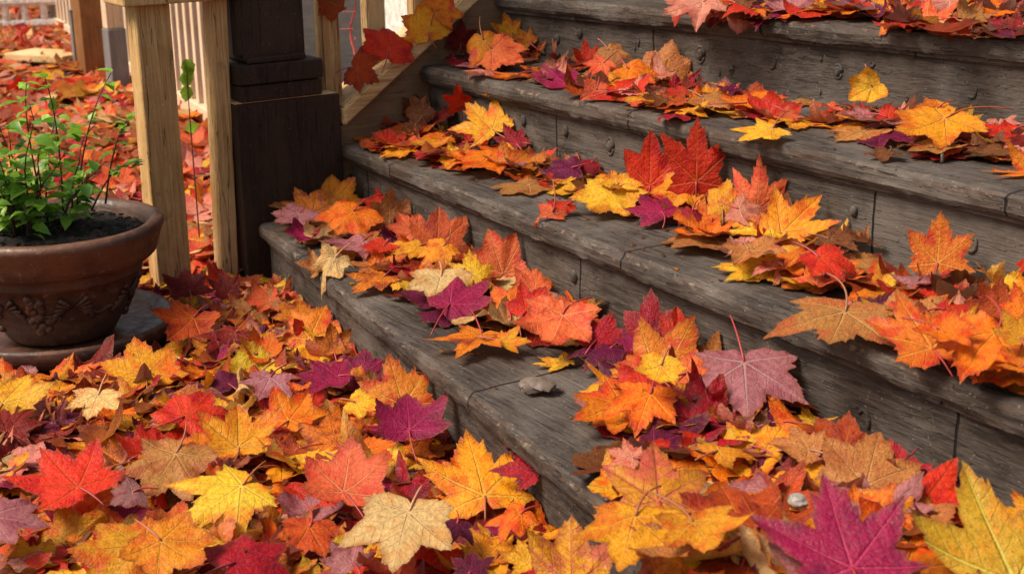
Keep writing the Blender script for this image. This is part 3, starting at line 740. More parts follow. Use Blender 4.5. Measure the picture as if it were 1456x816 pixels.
L(1050,298,1094,312,'2',.4,'K','pale peach leaf in the middle of the second step heap',1.2,.05)
L(1112,332,1168,276,'2',.45,'G','large golden orange leaf with a red stem in the middle of the second step',1.2,.06,.25,(1088,334),1.1)
L(1095,325,1012,322,'2',.15,'Y','long yellow leaf lying left of the large golden orange leaf',.75,.04,.6)
L(1024,345,938,334,'2',.05,'T','flat tan orange leaf at the front of the second step heap',1.0,.015,.35)
L(1085,345,1056,372,'2',.1,'K','pinkish tan leaf lying on the second step under the heap',1.3,.03)
L(1085,380,1012,376,'2',.1,'Y','yellow leaf with wavy red edge on the nosing of the second step',1.15,.015,.4)
L(1060,352,1104,386,'2',.1,'T','tan leaf lying across the wavy edged yellow leaf',1.1,.035)
L(1165,366,1200,398,'2',.3,'R','red salmon leaf right of the large golden orange leaf',1.15,.045)
L(1135,362,1108,346,'2',.3,'O','orange leaf under the large golden orange leaf',1.5,.05)
L(1172,392,1155,405,'2',.1,'P','deep purple leaf showing between the red salmon leaf and the tan one',1.3,.02)
L(1222,372,1268,376,'2',.3,'T','golden tan leaf behind the red salmon leaf at the riser',1.1,.03,.7)
L(1180,340,1220,358,'2',.3,'B','brown leaf against the riser right of the large golden leaf',1.2,.05)
L(1333,374,1338,302,'2',.8,'X','orange red leaf standing alone against the riser, right part of the second step',1.25,.08,.15,(1330,392),.9)
L(1326,404,1262,394,'2',.15,'V','pale mauve leaf with a long red stem on the right of the second step',1.0,.03,.4,(1402,430))
L(1206,432,1174,512,'2',.2,'T','large tan speckled leaf hanging over the second step nosing',1.25,.02,.25,None,.85)
L(1328,498,1272,420,'2',.3,'X','orange leaf with red edges right of the large tan speckled leaf',.75,.045,.3)
L(1335,470,1380,500,'2',.3,'O','orange leaf at the left of the right hand heap of the second step',1.2,.06)
L(1420,470,1360,530,'2',.2,'O','big crumpled orange leaf at the front of the right hand heap',1.2,.05,.8)
L(1430,490,1395,545,'2',.15,'G','golden orange leaf at the bottom of the right hand heap',1.2,.035,.6)
L(1420,440,1385,405,'2',.6,'D','burnt orange leaf standing at the back of the right hand heap',1.1,.07)
L(1460,450,1440,405,'2',.6,'O','orange leaf standing at the right edge of the right hand heap',1.1,.08)
L(1450,480,1420,450,'2',.4,'G','golden leaf on top of the right hand heap',1.2,.08)
L(1465,520,1420,500,'2',.3,'O','orange leaf low at the right edge of the right hand heap',1.2,.05)
L(1345,440,1400,450,'2',.3,'R','red leaf behind the right hand heap of the second step',1,.05)
L(1478,375,1440,372,'2',.5,'R','red leaf tip against the riser at the far right',1,.06)
# ---- first tread
L(445,302,418,268,'1',.6,'A','brown gold leaf at the top left end of the first step by the newel',1.2,.06,.3)
L(425,304,392,320,'1',.2,'V','mauve pink leaf on the left end of the first step nosing',1.3,.04,.35)
L(470,292,506,254,'1',.6,'G','golden leaf leaning on the dark newel foot',1.1,.05)
L(502,300,468,332,'1',.35,'O','large orange leaf at the left end of the first step',1.25,.05,.35)
L(445,334,402,340,'1',.1,'M','magenta leaf poking over the left end of the first step nosing',1.1,.02,.4)
L(540,288,520,272,'1',.5,'R','red orange leaf between the leaning golden leaf and the tan one',1.3,.05)
L(553,320,552,268,'1',.75,'T','pale tan leaf standing upright against the riser, first step left',1.1,.055,.3)
L(477,366,440,404,'1',.5,'W','cream curled leaf hanging over the first step nosing at left',1.0,.015,.9)
L(455,385,436,355,'1',.5,'T','tan curled leaf half behind the cream one at the first step edge',.9,.015,.9)
L(515,345,472,366,'1',.1,'V','mauve leaf lying right of the cream curled leaf',1.15,.03)
L(545,350,520,366,'1',.2,'R','red leaf right of the mauve leaf on the first step',1.2,.035)
L(548,378,494,378,'1',.05,'T','flat tan leaf on the first step behind the orange speckled one',1.0,.015,.3)
L(622,350,624,294,'1',.65,'D','large burnt orange leaf standing at the back of the first step',1.2,.065,.25)
L(588,330,566,308,'1',.4,'S','salmon leaf behind the cluster left of the large burnt orange leaf',1.3,.05)
L(595,350,556,362,'1',.25,'G','golden leaf in the first step cluster, left',1.25,.045)
L(630,350,600,372,'1',.3,'G','golden leaf in the first step cluster, middle',1.25,.055)
L(545,394,498,412,'1',.1,'A','orange speckled leaf at the front edge of the first step cluster',1.25,.02,.35)
L(672,398,668,352,'1',.5,'Y','bright yellow leaf at the right of the first step cluster',1.2,.065,.3)
L(628,388,616,434,'1',.25,'W','pale peach yellow leaf pointing towards the viewer in the first step cluster',1.2,.05,.3)
L(715,390,694,326,'1',.8,'S','salmon leaf standing upright against the riser beside the bright yellow leaf',.9,.07,.5)
L(640,432,698,402,'1',.3,'M','magenta leaf with a long arched stem on the first step',1.1,.05,.35,(612,478))
L(612,424,570,408,'1',.25,'P','mauve purple leaf left of the arched stem magenta leaf',1.2,.035)
L(632,444,600,456,'1',.1,'P','purple leaf flat under the magenta one on the first step',1.4,.015,.3)
L(760,416,764,378,'1',.7,'S','salmon orange leaf standing at the back right of the arched stem magenta leaf',1.2,.065)
L(722,440,702,404,'1',.5,'O','orange leaf right of the arched stem magenta leaf',1.2,.05)
L(748,442,778,412,'1',.4,'R','red leaf in the middle of the first step drift',1.2,.055)
L(690,470,642,514,'1',.1,'A','mottled gold leaf with split lobes flat on the bare first step',1.2,.02,.3,(668,440),1.35)
L(800,446,782,500,'1',.4,'S','crumpled salmon red leaf on the first step, right of the mottled gold one',1.3,.05,.7)
L(712,486,756,490,'1',.2,'G','small gold leaf between mottled gold leaf and crumpled salmon leaf',1.2,.02)
L(810,440,822,418,'1',.5,'S','salmon leaf behind the crumpled one by the riser',1.4,.055)
L(848,484,872,452,'1',.4,'C','crimson red leaf right of the crumpled salmon leaf',1.3,.05)
L(922,482,926,408,'1',.7,'C','tall crimson purple leaf standing against the riser, middle of the first step',1.1,.08,.25)
L(905,490,885,465,'1',.5,'M','magenta leaf left of the tall crimson purple leaf',1.2,.05)
L(868,494,826,516,'1',.1,'P','deep purple leaf flat below the crimson red one',1.3,.03,.4)
L(804,512,758,520,'1',.15,'Y','small folded yellow leaf alone on the bare first step',.9,.008,.9)
L(966,492,962,432,'1',.8,'R','narrow red leaf standing right of the tall crimson purple leaf',.7,.08)
L(935,538,990,466,'1',.45,'X','large orange leaf with yellow heart in the right heap of the first step',1.25,.07,.3)
L(975,532,1022,512,'1',.4,'S','salmon leaf tip on the right of the large yellow hearted orange leaf',1.2,.07)
L(918,552,858,544,'1',.3,'R','red leaf pointing left from the right heap of the first step',1.0,.05)
L(885,572,812,606,'1',.25,'O','orange leaf at the left foot of the right heap, on bare wood',1.15,.03,.4)
L(925,560,902,612,'1',.3,'O','orange leaf in the front of the right heap of the first step',1.2,.045)
L(940,520,925,560,'1',.5,'Y','yellow leaf at the heart of the right heap of the first step',1.2,.085)
L(960,560,1002,602,'1',.3,'A','gold leaf with ragged edge below the right heap',1.2,.04)
L(1058,512,1064,598,'1',.35,'V','large pale mauve leaf with upright stem at the foot of the riser',1.3,.06,.25,(1038,448),.9)
L(1085,592,1136,572,'1',.3,'P','deep purple leaf right of the large pale mauve leaf',1.2,.04)
L(1020,640,1066,612,'1',.25,'G','golden tan leaf below the large pale mauve leaf',1.2,.05)
L(1150,640,1088,622,'1',.3,'T','golden tan leaf with drooping lobes near the riser, first step right',1.15,.06)
L(1200,640,1160,592,'1',.5,'D','burnt red brown leaf behind the golden tan one at the riser',1.1,.06)
L(1100,650,1140,678,'1',.1,'P','dark mauve withered leaf below the golden tan leaf',1.2,.03,.8)
L(1232,690,1250,610,'1',.45,'T','large pale tan leaf leaning on the riser, first step far right',1.3,.06,.25,(1238,722))
L(1060,765,1024,660,'1',.3,'D','long burnt orange leaf left of the big purple one in the near heap',.95,.06,.35)
L(1080,750,1120,700,'1',.2,'D','mottled burnt orange leaf touching the big purple leaf',1.2,.06,.4)
L(938,716,930,618,'1',.35,'Z','large yellow leaf with pink veins in the near heap on the first step end',1.2,.08,.3,None,1.15)
L(900,650,862,640,'1',.3,'K','pink leaf at the left of the large pink veined one',1.3,.05)
L(905,730,880,810,'1',.2,'G','golden leaf below the large pink veined one',1.25,.06,.4)
L(985,740,1020,800,'1',.2,'G','golden leaf at the lower middle of the near heap',1.25,.07,.4)
L(955,760,965,830,'1',.2,'T','tan leaf under the golden leaves at the lower middle',1.25,.05)
L(1212,808,1170,680,'1',.45,'M','biggest purple magenta leaf at the bottom of the picture',1.3,.09,.2,None,1.1)
L(1445,830,1362,668,'1',.5,'U','huge greenish gold leaf filling the lower right corner',1.0,.08,.25,None,1.15)
L(1350,800,1300,720,'1',.25,'B','brown orange leaf beneath the huge greenish gold leaf',1.2,.04)
L(1470,740,1440,690,'1',.5,'G','golden leaf point at the right edge above the huge greenish gold leaf',1.1,.06)
# ---- ground in front
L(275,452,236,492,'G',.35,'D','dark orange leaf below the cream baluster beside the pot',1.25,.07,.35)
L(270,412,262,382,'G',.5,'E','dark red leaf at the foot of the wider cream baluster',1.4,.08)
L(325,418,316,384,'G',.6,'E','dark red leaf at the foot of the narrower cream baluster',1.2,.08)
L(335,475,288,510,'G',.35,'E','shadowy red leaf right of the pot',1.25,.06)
L(385,425,345,432,'G',.35,'S','crumpled tan pink leaf below the dark newel plinth',1.4,.07,.8)
L(360,440,400,410,'G',.4,'T','crumpled tan leaf against the dark newel plinth',1.2,.07,.9)
L(425,450,395,432,'G',.35,'A','gold brown leaf between plinth and first step riser',1.3,.06)
L(440,482,464,428,'G',.5,'X','red and yellow leaf leaning on the first riser near the newel',1.2,.07,.3)
L(475,498,470,465,'G',.5,'A','brown gold leaf right of the leaning red and yellow one',1.2,.07)
L(208,538,190,480,'G',.35,'G','large dull gold leaf lying in front of the clay saucer',1.3,.07,.25)
L(310,500,300,470,'G',.25,'A','gold leaf in the shade right of the large dull gold leaf',1.3,.06)
L(378,505,350,480,'G',.25,'O','orange pink leaf right of the shaded gold leaf',1.2,.06)
L(385,535,366,574,'G',.25,'V','mauve leaf in the middle left of the ground carpet',1.25,.07,.35)
L(325,545,310,525,'G',.3,'P','mauve purple leaf left of the mauve one on the ground',1.4,.06)
L(480,535,420,536,'G',.2,'M','magenta leaf on the ground beside the first riser',1.1,.07,.35)
L(515,535,520,495,'G',.5,'M','magenta purple leaf standing beside the first riser',1.1,.07)
L(574,576,552,506,'G',.65,'X','orange red leaf leaning on the first riser',1.15,.09,.3)
L(505,572,545,582,'G',.3,'Y','yellow leaf lying left of the leaning orange red leaf',1.4,.09,.3)
L(478,628,466,580,'G',.3,'A','gold brown leaf under the yellow one on the ground',1.2,.06)
L(582,612,578,556,'G',.35,'M','large magenta leaf on the ground beside the first riser',1.4,.09,.3)
L(488,700,502,632,'G',.35,'S','smooth salmon leaf in the centre of the ground carpet',1.35,.09,.25,(520,740),.8)
L(262,592,300,552,'G',.3,'R','crumpled red orange leaf on the ground left of centre',1.4,.08,.6)
L(112,694,60,640,'G',.3,'R','large red leaf at the left of the ground carpet',1.25,.10,.25,(150,720),.8)
L(345,690,256,738,'G',.3,'Y','large bright yellow leaf in the ground carpet',1.25,.10,.22,(378,655),.95)
L(140,560,124,598,'G',.25,'W','small cream leaf in front of the clay saucer',1.3,.08,.3)
L(250,645,205,706,'G',.3,'T','tan pink leaf left of the large bright yellow leaf',1.0,.08,.5)
L(340,640,338,572,'G',.3,'G','gold orange leaf above the large bright yellow leaf',1.2,.08,.4)
L(4,575,40,528,'G',.35,'Y','yellow leaf at the left edge in front of the saucer',1.3,.08,.35)
L(10,612,50,570,'G',.3,'E','dark red leaf under the yellow leaf at the left edge',1.2,.06)
L(-15,735,72,742,'G',.3,'V','large mauve leaf at the lower left edge',1.25,.09,.35)
L(205,775,95,790,'G',.25,'G','big brown gold leaf along the bottom left',1.2,.09,.35)
L(230,770,290,812,'G',.3,'G','gold leaf overlapping the big brown gold one',1.2,.09,.4)
L(185,700,160,712,'G',.4,'V','small mauve leaf between the large red and tan pink leaves',1.3,.08)
L(335,800,410,760,'G',.25,'C','dark crimson leaf at the bottom left of centre',1.3,.08,.4)
L(582,726,558,808,'G',.3,'W','large cream leaf with a red stem at the bottom centre',1.3,.10,.25,(600,690),.9)
L(690,706,664,608,'G',.4,'G','large orange gold leaf between cream and crimson leaves near the riser',1.2,.09,.3,(690,740),1.1)
L(768,668,728,626,'G',.4,'C','bright crimson leaf against the end of the first step',1.5,.11,.25,(800,690),1.0)
L(815,835,812,732,'G',.5,'Z','yellow and pink leaf with a pointed tip at the bottom, right of centre',1.0,.11,.35)
L(668,812,672,778,'G',.4,'P','purple leaf at the bottom between cream and yellow leaves',1.4,.09)
L(755,800,735,770,'G',.3,'Y','yellow leaf at the bottom below the crimson leaf',1.4,.08)
L(500,800,470,775,'G',.25,'V','pink mauve leaf at the bottom below the smooth salmon leaf',1.4,.07)
L(620,610,660,590,'G',.2,'E','dark red leaf under the nosing of the first step',1.2,.05)
L(650,745,640,770,'G',.3,'P','small purple leaf above the bottom purple one',1.4,.07)
L(420,640,380,655,'G',.25,'D','burnt orange leaf right of the large bright yellow leaf',1.2,.07)
L(410,600,440,560,'G',.25,'O','orange leaf in the ground carpet below the mauve leaf',1.2,.07)
L(285,640,250,625,'G',.25,'O','orange leaf above the tan pink leaf on the ground',1.3,.07)
L(440,750,410,790,'G',.2,'D','burnt orange leaf left of the smooth salmon leaf stem',1.2,.07)
L(740,730,700,760,'G',.3,'O','orange leaf below the bright crimson leaf',1.1,.08)
L(520,640,560,655,'G',.2,'O','orange yellow leaf right of the smooth salmon leaf',1.2,.07)
nc = {}
for i, (bx, by, tx, ty, sf, lean, col, label, wid, lift, curl, stem, lobed, sc) in enumerate(HAND):
    z0 = LEV[sf]; lift = .035 if lift is None else lift
    mx, my = (bx+tx)/2, (by+ty)/2
    p0 = on(2, z0+lift, mx, my)
    toc = CAM-p0; toc /= np.linalg.norm(toc)
    n = np.array([0, 0, 1.])*(1-lean)+toc*lean; n /= np.linalg.norm(n)
    b = on_plane(p0, n, bx, by); t = on_plane(p0, n, tx, ty); size = np.linalg.norm(t-b)
    # keep the measured outline but let foreshortened leaves stay life sized
    if sf in '123':
        kk = int(sf)+1
        def pull(P):
            d = CAM-P; d /= np.linalg.norm(d); it = 0
            while it < 400:
                lim = ynos(kk, P[0])+OV-.012 if P[2] < ZS[kk-1]-TK-.004 else (ynos(kk, P[0])-.010 if P[2] < ZS[kk-1]+.01 else 9)
                if P[1] <= lim: break
                P = P+d*.003; it += 1
            return P
        b, t = pull(b), pull(t)
        dd = (t-b)/np.linalg.norm(t-b); n = n-dd*np.dot(n, dd); n /= np.linalg.norm(n)
        size = np.linalg.norm(t-b)
    pxl = math.hypot(tx-bx, ty-by)*((b-CAM)@FW)/FPX
    s2 = min(max(size, .035), .19, pxl*1.22+.01)
    b = b+(t-b)*.5*(1-s2/size); size = s2
    se = on_plane(b, n, *stem) if stem else None
    leaf_object(b, t-b, n, size*1.03*sc, col, 1000+i, label, None, curl*1.15, wid*.76, z0, se, lobed, stand=lean >= .55)
# leaves caught on the sloping rail, hung on a baluster or resting on the side wall
def rail_leaf(bx, by, tx, ty, xpl, n, col, label, curl=.4, wid=1.1, seed=0):
    p0 = on(0, xpl, (bx+tx)/2, (by+ty)/2); n = np.array(n, float); n /= np.linalg.norm(n)
    b = on_plane(p0, n, bx, by); t = on_plane(p0, n, tx, ty)
    leaf_object(b, t-b, n, np.linalg.norm(t-b)*1.25, col, 5000+seed, label, None, curl, wid, -9, dosettle=False)
rail_leaf(552, 72, 556, 40, .004, (1, -.3, .45), 'R', 'vivid red leaf caught on the sloping rail', .4, 1.25, 1)
rail_leaf(608, 45, 600, 10, .006, (1, -.2, .3), 'G', 'golden leaf caught on the sloping rail above the vivid red one', .3, 1.1, 2)
rail_leaf(506, 98, 532, 112, .004, (1, -.3, .5), 'D', 'burnt orange leaf low on the sloping rail by the newel', .4, 1.3, 3)
rail_leaf(622, 14, 640, -2, .004, (1, -.3, .5), 'O', 'orange gold leaf highest on the sloping rail', .4, 1.2, 4)
rail_leaf(470, 2, 472, 32, -.040, (1, -.2, .1), 'D', 'dried red brown leaf clinging to the baluster beside the newel', 1.0, .8, 5)
rail_leaf(655, 62, 655, 34, .004, (1, -.3, .1), 'E', 'dull red leaf resting on the brown side wall under the rail', .5, 1.0, 6)
rail_leaf(590, 160, 592, 138, .006, (1, -.3, .1), 'B', 'dim brown leaf against the side wall in the shaded corner', .5, 1.0, 7)

# fillers: drifts on each tread and the carpet on the ground
PALW = {'G': 'GGGGYYOOODDRREEYYTTAAXCPMVSKKWM', '1': 'GGGYYOOOORSDTTAXPCKVW', '2': 'GGGYYYOOORRSTTDXCKAPV', '3': 'GGYYOORRSSTTKKXDCVBPM', '4': 'OORRSGGYYXCPMVKTW'}
def region_pts(poly, z0, n):
    w = [on(2, z0, x, y)[:2] for x, y in poly]; w = np.array(w); lo, hi = w.min(0), w.max(0); out = []
    tries = 0
    while len(out) < n and tries < n*60:
        tries += 1; q = lo+(hi-lo)*RNG.random(2); ins = False; j = len(w)-1
        for i in range(len(w)):
            if (w[i][1] > q[1]) != (w[j][1] > q[1]) and q[0] < (w[j][0]-w[i][0])*(q[1]-w[i][1])/(w[j][1]-w[i][1])+w[i][0]: ins = not ins
            j = i
        if ins: out.append(q)
    return out
ZONES = [  # surface, polygon (photo pixels), count, (min,max) size, max lift, where
 ('4', [(960,2),(1100,0),(1456,0),(1500,50),(1420,52),(1330,44),(1250,34),(1180,22),(1060,18),(980,20)], 150, (.05,.085), .03, 'top step'),
 ('3', [(625,80),(700,42),(760,48),(860,76),(980,108),(985,170),(900,150),(840,135),(800,125),(760,106),(690,108),(650,96)], 90, (.045,.08), .035, 'third step, left drift'),
 ('3', [(985,115),(1200,148),(1210,165),(1130,178),(1050,170),(985,165)], 34, (.045,.075), .015, 'third step, middle'),
 ('3', [(1190,150),(1330,170),(1456,190),(1480,235),(1350,222),(1270,205),(1210,185)], 45, (.05,.08), .03, 'third step, right drift'),
 ('2', [(520,190),(590,150),(690,170),(740,200),(790,245),(720,250),(640,238),(570,222)], 95, (.045,.08), .045, 'second step, left drift'),
 ('2', [(740,222),(830,235),(1000,280),(1010,320),(900,300),(800,275)], 45, (.045,.075), .02, 'second step, middle'),
 ('2', [(960,270),(1060,285),(1200,330),(1260,385),(1180,420),(1100,400),(1010,350)], 60, (.05,.085), .045, 'second step, main heap'),
 ('2', [(1260,405),(1400,420),(1500,440),(1500,560),(1400,530),(1300,480),(1200,430)], 65, (.05,.09), .045, 'second step, right heap'),
 ('1', [(385,315),(440,285),(510,270),(590,300),(640,340),(650,400),(560,400),(480,350),(410,325)], 80, (.045,.085), .04, 'first step, left heap'),
 ('1', [(590,330),(680,370),(770,410),(830,440),(880,480),(900,520),(820,500),(740,480),(640,450),(560,410)], 80, (.05,.085), .045, 'first step, middle drift'),
 ('1', [(900,470),(1010,500),(1110,570),(1170,620),(1060,660),(960,640),(880,600),(850,590),(900,540)], 90, (.05,.09), .045, 'first step, right heap'),
 ('1', [(900,620),(1000,600),(1200,630),(1300,680),(1456,750),(1500,900),(1000,900),(900,740)], 170, (.06,.11), .05, 'first step, near heap'),
]
cand = []
GAREA = []
def gin(x, y):
    pr = np.array([x, y, .03])-CAM; z = pr@FW; px = PW/2+FPX*(pr@RT)/z; py = PH/2-FPX*(pr@UP)/z
    return px, py
tries = 0; gpts = []
while len(gpts) < 1500 and tries < 60000:
    tries += 1; x, y = RNG.uniform(-.12, 2.5), RNG.uniform(-1.2, .9)
    if y > ynos(1, x)+OV-.01: continue
    px, py = gin(x, y)
    if not (-230 < px < PW+200 and 370 < py < PH+200): continue
    if math.hypot(x-POTC[0], y-POTC[1]) < .262: continue
    gpts.append((x, y))
for (x, y) in gpts:
    cand.append(['G', x, y, RNG.uniform(.055, .10), None, .062, 'ground carpet'])
for sf, poly, n, (s0, s1), ml, where in ZONES:
    for q in region_pts(poly, LEV[sf]+.01, n): cand.append([sf, q[0], q[1], RNG.uniform(s0, s1), None, ml, where])
# layer height: early ones low, late ones high
byw = {}
for c in cand: byw.setdefault(c[6], []).append(c)
items = []
for wname, cs in byw.items():
    RNG.shuffle(cs) if False else None
    for i, c in enumerate(cs):
        f = i/max(1, len(cs)-1); items.append((f, c))
def projsize(c):
    P = np.array([c[1], c[2], LEV[c[0]]]); return c[3]*FPX/((P-CAM)@FW)
items_sorted = sorted(items, key=lambda t: -(projsize(t[1])*(.35+t[0]**2)))
budget = 300-N_IND
def pix(P):
    pr = np.array(P)-CAM; z = pr@FW; return PW/2+FPX*(pr@RT)/z, PH/2-FPX*(pr@UP)/z
MARKS = []
SHORT = {'G': 'on the ground', '1': 'on the first step', '2': 'on the second step', '3': 'on the third step', '4': 'on the top step'}
for h in HAND:
    head = h[7].split(' leaf')[0]
    if len(head.split()) <= 5: MARKS.append(((h[0]+h[2])/2, (h[1]+h[3])/2, head+' leaf '+SHORT[h[4]]))
cnt_ = {}
for m_ in MARKS: cnt_[m_[2]] = cnt_.get(m_[2], 0)+1
MARKS = [m_ for m_ in MARKS if cnt_[m_[2]] == 1]
USED = set()
def rel_label(P, cname, size):
    x, y = pix(P); near = sorted(MARKS, key=lambda m_: math.hypot(m_[0]-x, m_[1]-y))
    for m_ in near[:12]:
        dx, dy = x-m_[0], y-m_[1]
        if abs(dx) > 2*abs(dy): dr = 'right of' if dx > 0 else 'left of'
        elif abs(dy) > 2*abs(dx): dr = 'below' if dy > 0 else 'above'
        else: dr = ('below and ' if dy > 0 else 'above and ')+('right of' if dx > 0 else 'left of')
        lab = '%s leaf %s the %s' % (cname, dr, m_[2])
        if lab not in USED and len(lab.split()) <= 16: break
    USED.add(lab); return lab
single = set(id(c) for f, c in items_sorted if f > .55 and -40 < gin(c[1], c[2])[0] < PW+20 and gin(c[1], c[2])[1] < PH+20)
chosen = []
for f, c in items_sorted:
    if id(c) in single and len(chosen) < budget: chosen.append(id(c))
chosen = set(chosen)
bulk = {}; stembm = bmesh.new()
for f, c in items:
    sf, x, y, size, _, ml, where = c; z0 = LEV[sf]; rng = np.random.default_rng(int(RNG.integers(1e9)))
    col = PALW[sf][int(rng.integers(len(PALW[sf])))]
    if f < .45 and rng.random() < .6: col = 'EBPDECDB'[int(rng.integers(8))]  # low leaves get darker, decayed tones that also paint shade into the pile
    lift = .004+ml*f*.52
    a = rng.uniform(0, 2*math.pi); tl = abs(rng.normal(0, .15))+.03; ta = rng.uniform(0, 2*math.pi)
    n = np.array([math.sin(tl)*math.cos(ta), math.sin(tl)*math.sin(ta), math.cos(tl)])
    d = np.array([math.cos(a), math.sin(a), 0.]); base = np.array([x, y, z0+lift])-d*size*.4
    d = d-n*np.dot(d, n)
    if id(c) in chosen:
        lab = rel_label(base+d*size*.4, NAMES[col], size)
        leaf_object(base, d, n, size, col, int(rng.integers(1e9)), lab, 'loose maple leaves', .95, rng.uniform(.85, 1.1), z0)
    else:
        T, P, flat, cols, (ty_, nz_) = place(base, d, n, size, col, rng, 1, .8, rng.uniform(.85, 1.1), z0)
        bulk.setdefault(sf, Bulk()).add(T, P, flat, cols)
LABS = {'G': 'thick under layer of mixed autumn leaves on the ground in front of the steps', '1': 'smaller mixed leaves packed along the first step', '2': 'smaller mixed leaves packed along the second step',
        '3': 'smaller mixed leaves packed along the third step', '4': 'mixed leaves spread over the top step'}
for sf, b in bulk.items():
    o = link('leaf_litter', b.mesh('leaf_litter'), LEAF); tag(o, LABS[sf], 'leaf litter', None, 'stuff')
# yard litter behind the railings; washed-out sunlight painted in by a paler leaf mix
b = Bulk(); n = 0
while n < 3400:
    x = -.22-7.2*RNG.random()**1.2; y = RNG.uniform(-1.0, 1.9)
    pr = np.array([x, y, 0])-CAM; z = pr@FW; px = PW/2+FPX*(pr@RT)/z
    if px < -60 or px > 420: continue
    if -3.9 < x < -3.2 and y < .95 and RNG.random() < .75: continue
    rng = np.random.default_rng(int(RNG.integers(1e9))); col = 'KSRROOSSGYTWKCKW'[int(rng.integers(16))]
    a = rng.uniform(0, 6.28); tl = abs(rng.normal(0, .3)); ta = rng.uniform(0, 6.28)
    nn = np.array([math.sin(tl)*math.cos(ta), math.sin(tl)*math.sin(ta), math.cos(tl)]); d = np.array([math.cos(a), math.sin(a), 0.]); d = d-nn*np.dot(d, nn)
    T, P, flat, cols, _ = place(np.array([x, y, .012+.03*n/3400]), d, nn, rng.uniform(.055, .10), col, rng, 0, .6, 1.15, 0, False)
    P[:, 2] = np.maximum(P[:, 2], .005); b.add(T, P, flat, cols); n += 1
tag(link('leaf_litter', b.mesh('leaf_litter'), LEAF), 'sunlit carpet of fallen leaves in the yard behind the porch railing', 'leaf litter', None, 'stuff')

b = Bulk()
for i in range(900):
    k = int(RNG.integers(1, 5)); x = RNG.uniform(.03, 2.4); y0 = ynos(k, x); y1 = ynos(k+1, x)+OV if k < 4 else y0+.3
    y = y0+.01+(y1-y0-.015)*(1-RNG.random()**2.2) ; sz = RNG.uniform(.0025, .010); rng = np.random.default_rng(i); a = rng.uniform(0, 6.28)
    T, P, flat, cols, _ = place(np.array([x, y, ZS[k-1]+.0025]), np.array([math.cos(a), math.sin(a), 0]), np.array([.1, .1, 1.]), sz, 'BDETBGOB'[int(rng.integers(8))], rng, 0, .5, rng.uniform(.3, 1.1), 0, False)
    P[:, 2] = np.maximum(P[:, 2], ZS[k-1]+.0012); b.add(T, P, flat, cols)
tag(link('leaf_crumbs', b.mesh('leaf_crumbs'), LEAF), 'tiny crumbs of broken leaf and grit scattered over the grey treads', 'leaf crumbs', None, 'stuff')
wk = thing('garden_plank', (on(2, 0, 80, 92)), 'pale board lying across the leafy yard left of the orange brown post', 'plank')
q0 = on(2, 0, 30, 92); q1 = on(2, 0, 112, 97); bm = bmesh.new(); dd_ = Vector(q1)-Vector(q0); ln_ = dd_.length; box(bm, 0, ln_, -.10, .10, .03, .065, .006)
R_ = Matrix.Rotation(math.atan2(dd_.y, dd_.x), 3, 'Z')
for v in bm.verts: v.co = R_ @ v.co+Vector(q0)
from_bm('board', bm, RAILW, wk)
# loose stems, pebbles and the curled grey scrap on the first step
def pebble(px, py, z0, r, label, name='pebble', sc=(1, .8, .6), rough=.25, mat=None):
    p = on(2, z0+r*.5, px, py); bm = bmesh.new(); bmesh.ops.create_icosphere(bm, subdivisions=4, radius=r)
    for v in bm.verts:
        k = 1+rough*mnoise.noise(v.co*(1.6/r)+Vector((px, py, 0)))+rough*.4*mnoise.noise(v.co*(5/r)); v.co = Vector((v.co.x*sc[0]*k, v.co.y*sc[1]*k, v.co.z*sc[2]*k))
    me = bpy.data.meshes.new(name); bm.to_mesh(me); bm.free(); o = link(name, me, mat or STONE, None, None, True); o.location = p
    return tag(o, label, 'pebble')
pebble(1094, 800, ZS[0]+.022, .013, 'whitish pebble between the big purple leaf and gold leaves at the bottom')
pebble(1135, 712, ZS[0]+.022, .014, 'whitish pebble above the big purple leaf')
pebble(1208, 712, ZS[0]+.022, .012, 'pale grey pebble below the large pale tan leaf')
sc_ = thing('bark_scrap', on(2, ZS[0]+.012, 765, 552), 'small curled scrap of grey bark lying alone on the bare first step', 'bark scrap')
P0 = Vector(on(2, ZS[0]+.003, 765, 556))
for q in range(3):
    bm = bmesh.new(); N = 14; Mx = 8; G_ = []
    for i in range(N):
        row = []
        for j in range(Mx):
            u = i/(N-1)*2-1; v = j/(Mx-1)*2-1; a = v*(1.1+.25*q)
            r = .021-.003*q+.003*mnoise.noise(Vector((u*3, v*3, q*5)))
            e = Vector((u*.029*(1-.15*abs(v)), math.sin(a)*r*(1-.3*u*u), .001+abs(math.cos(a))*r*.95*(1-.35*u*u)+q*.001))
            e += Vector([mnoise.noise(Vector((u*7, v*7, q*3+k)))*.003 for k in range(3)]); e.z = max(e.z, .001)
            row.append(bm.verts.new(P0+Matrix.Rotation(.5+.5*q, 3, 'Z') @ e))
        G_.append(row)
    for i in range(N-1):
        for j in range(Mx-1): bm.faces.new((G_[i][j], G_[i+1][j], G_[i+1][j+1], G_[i][j+1]))
    from_bm('bark_layer', bm, CURL, sc_, True)

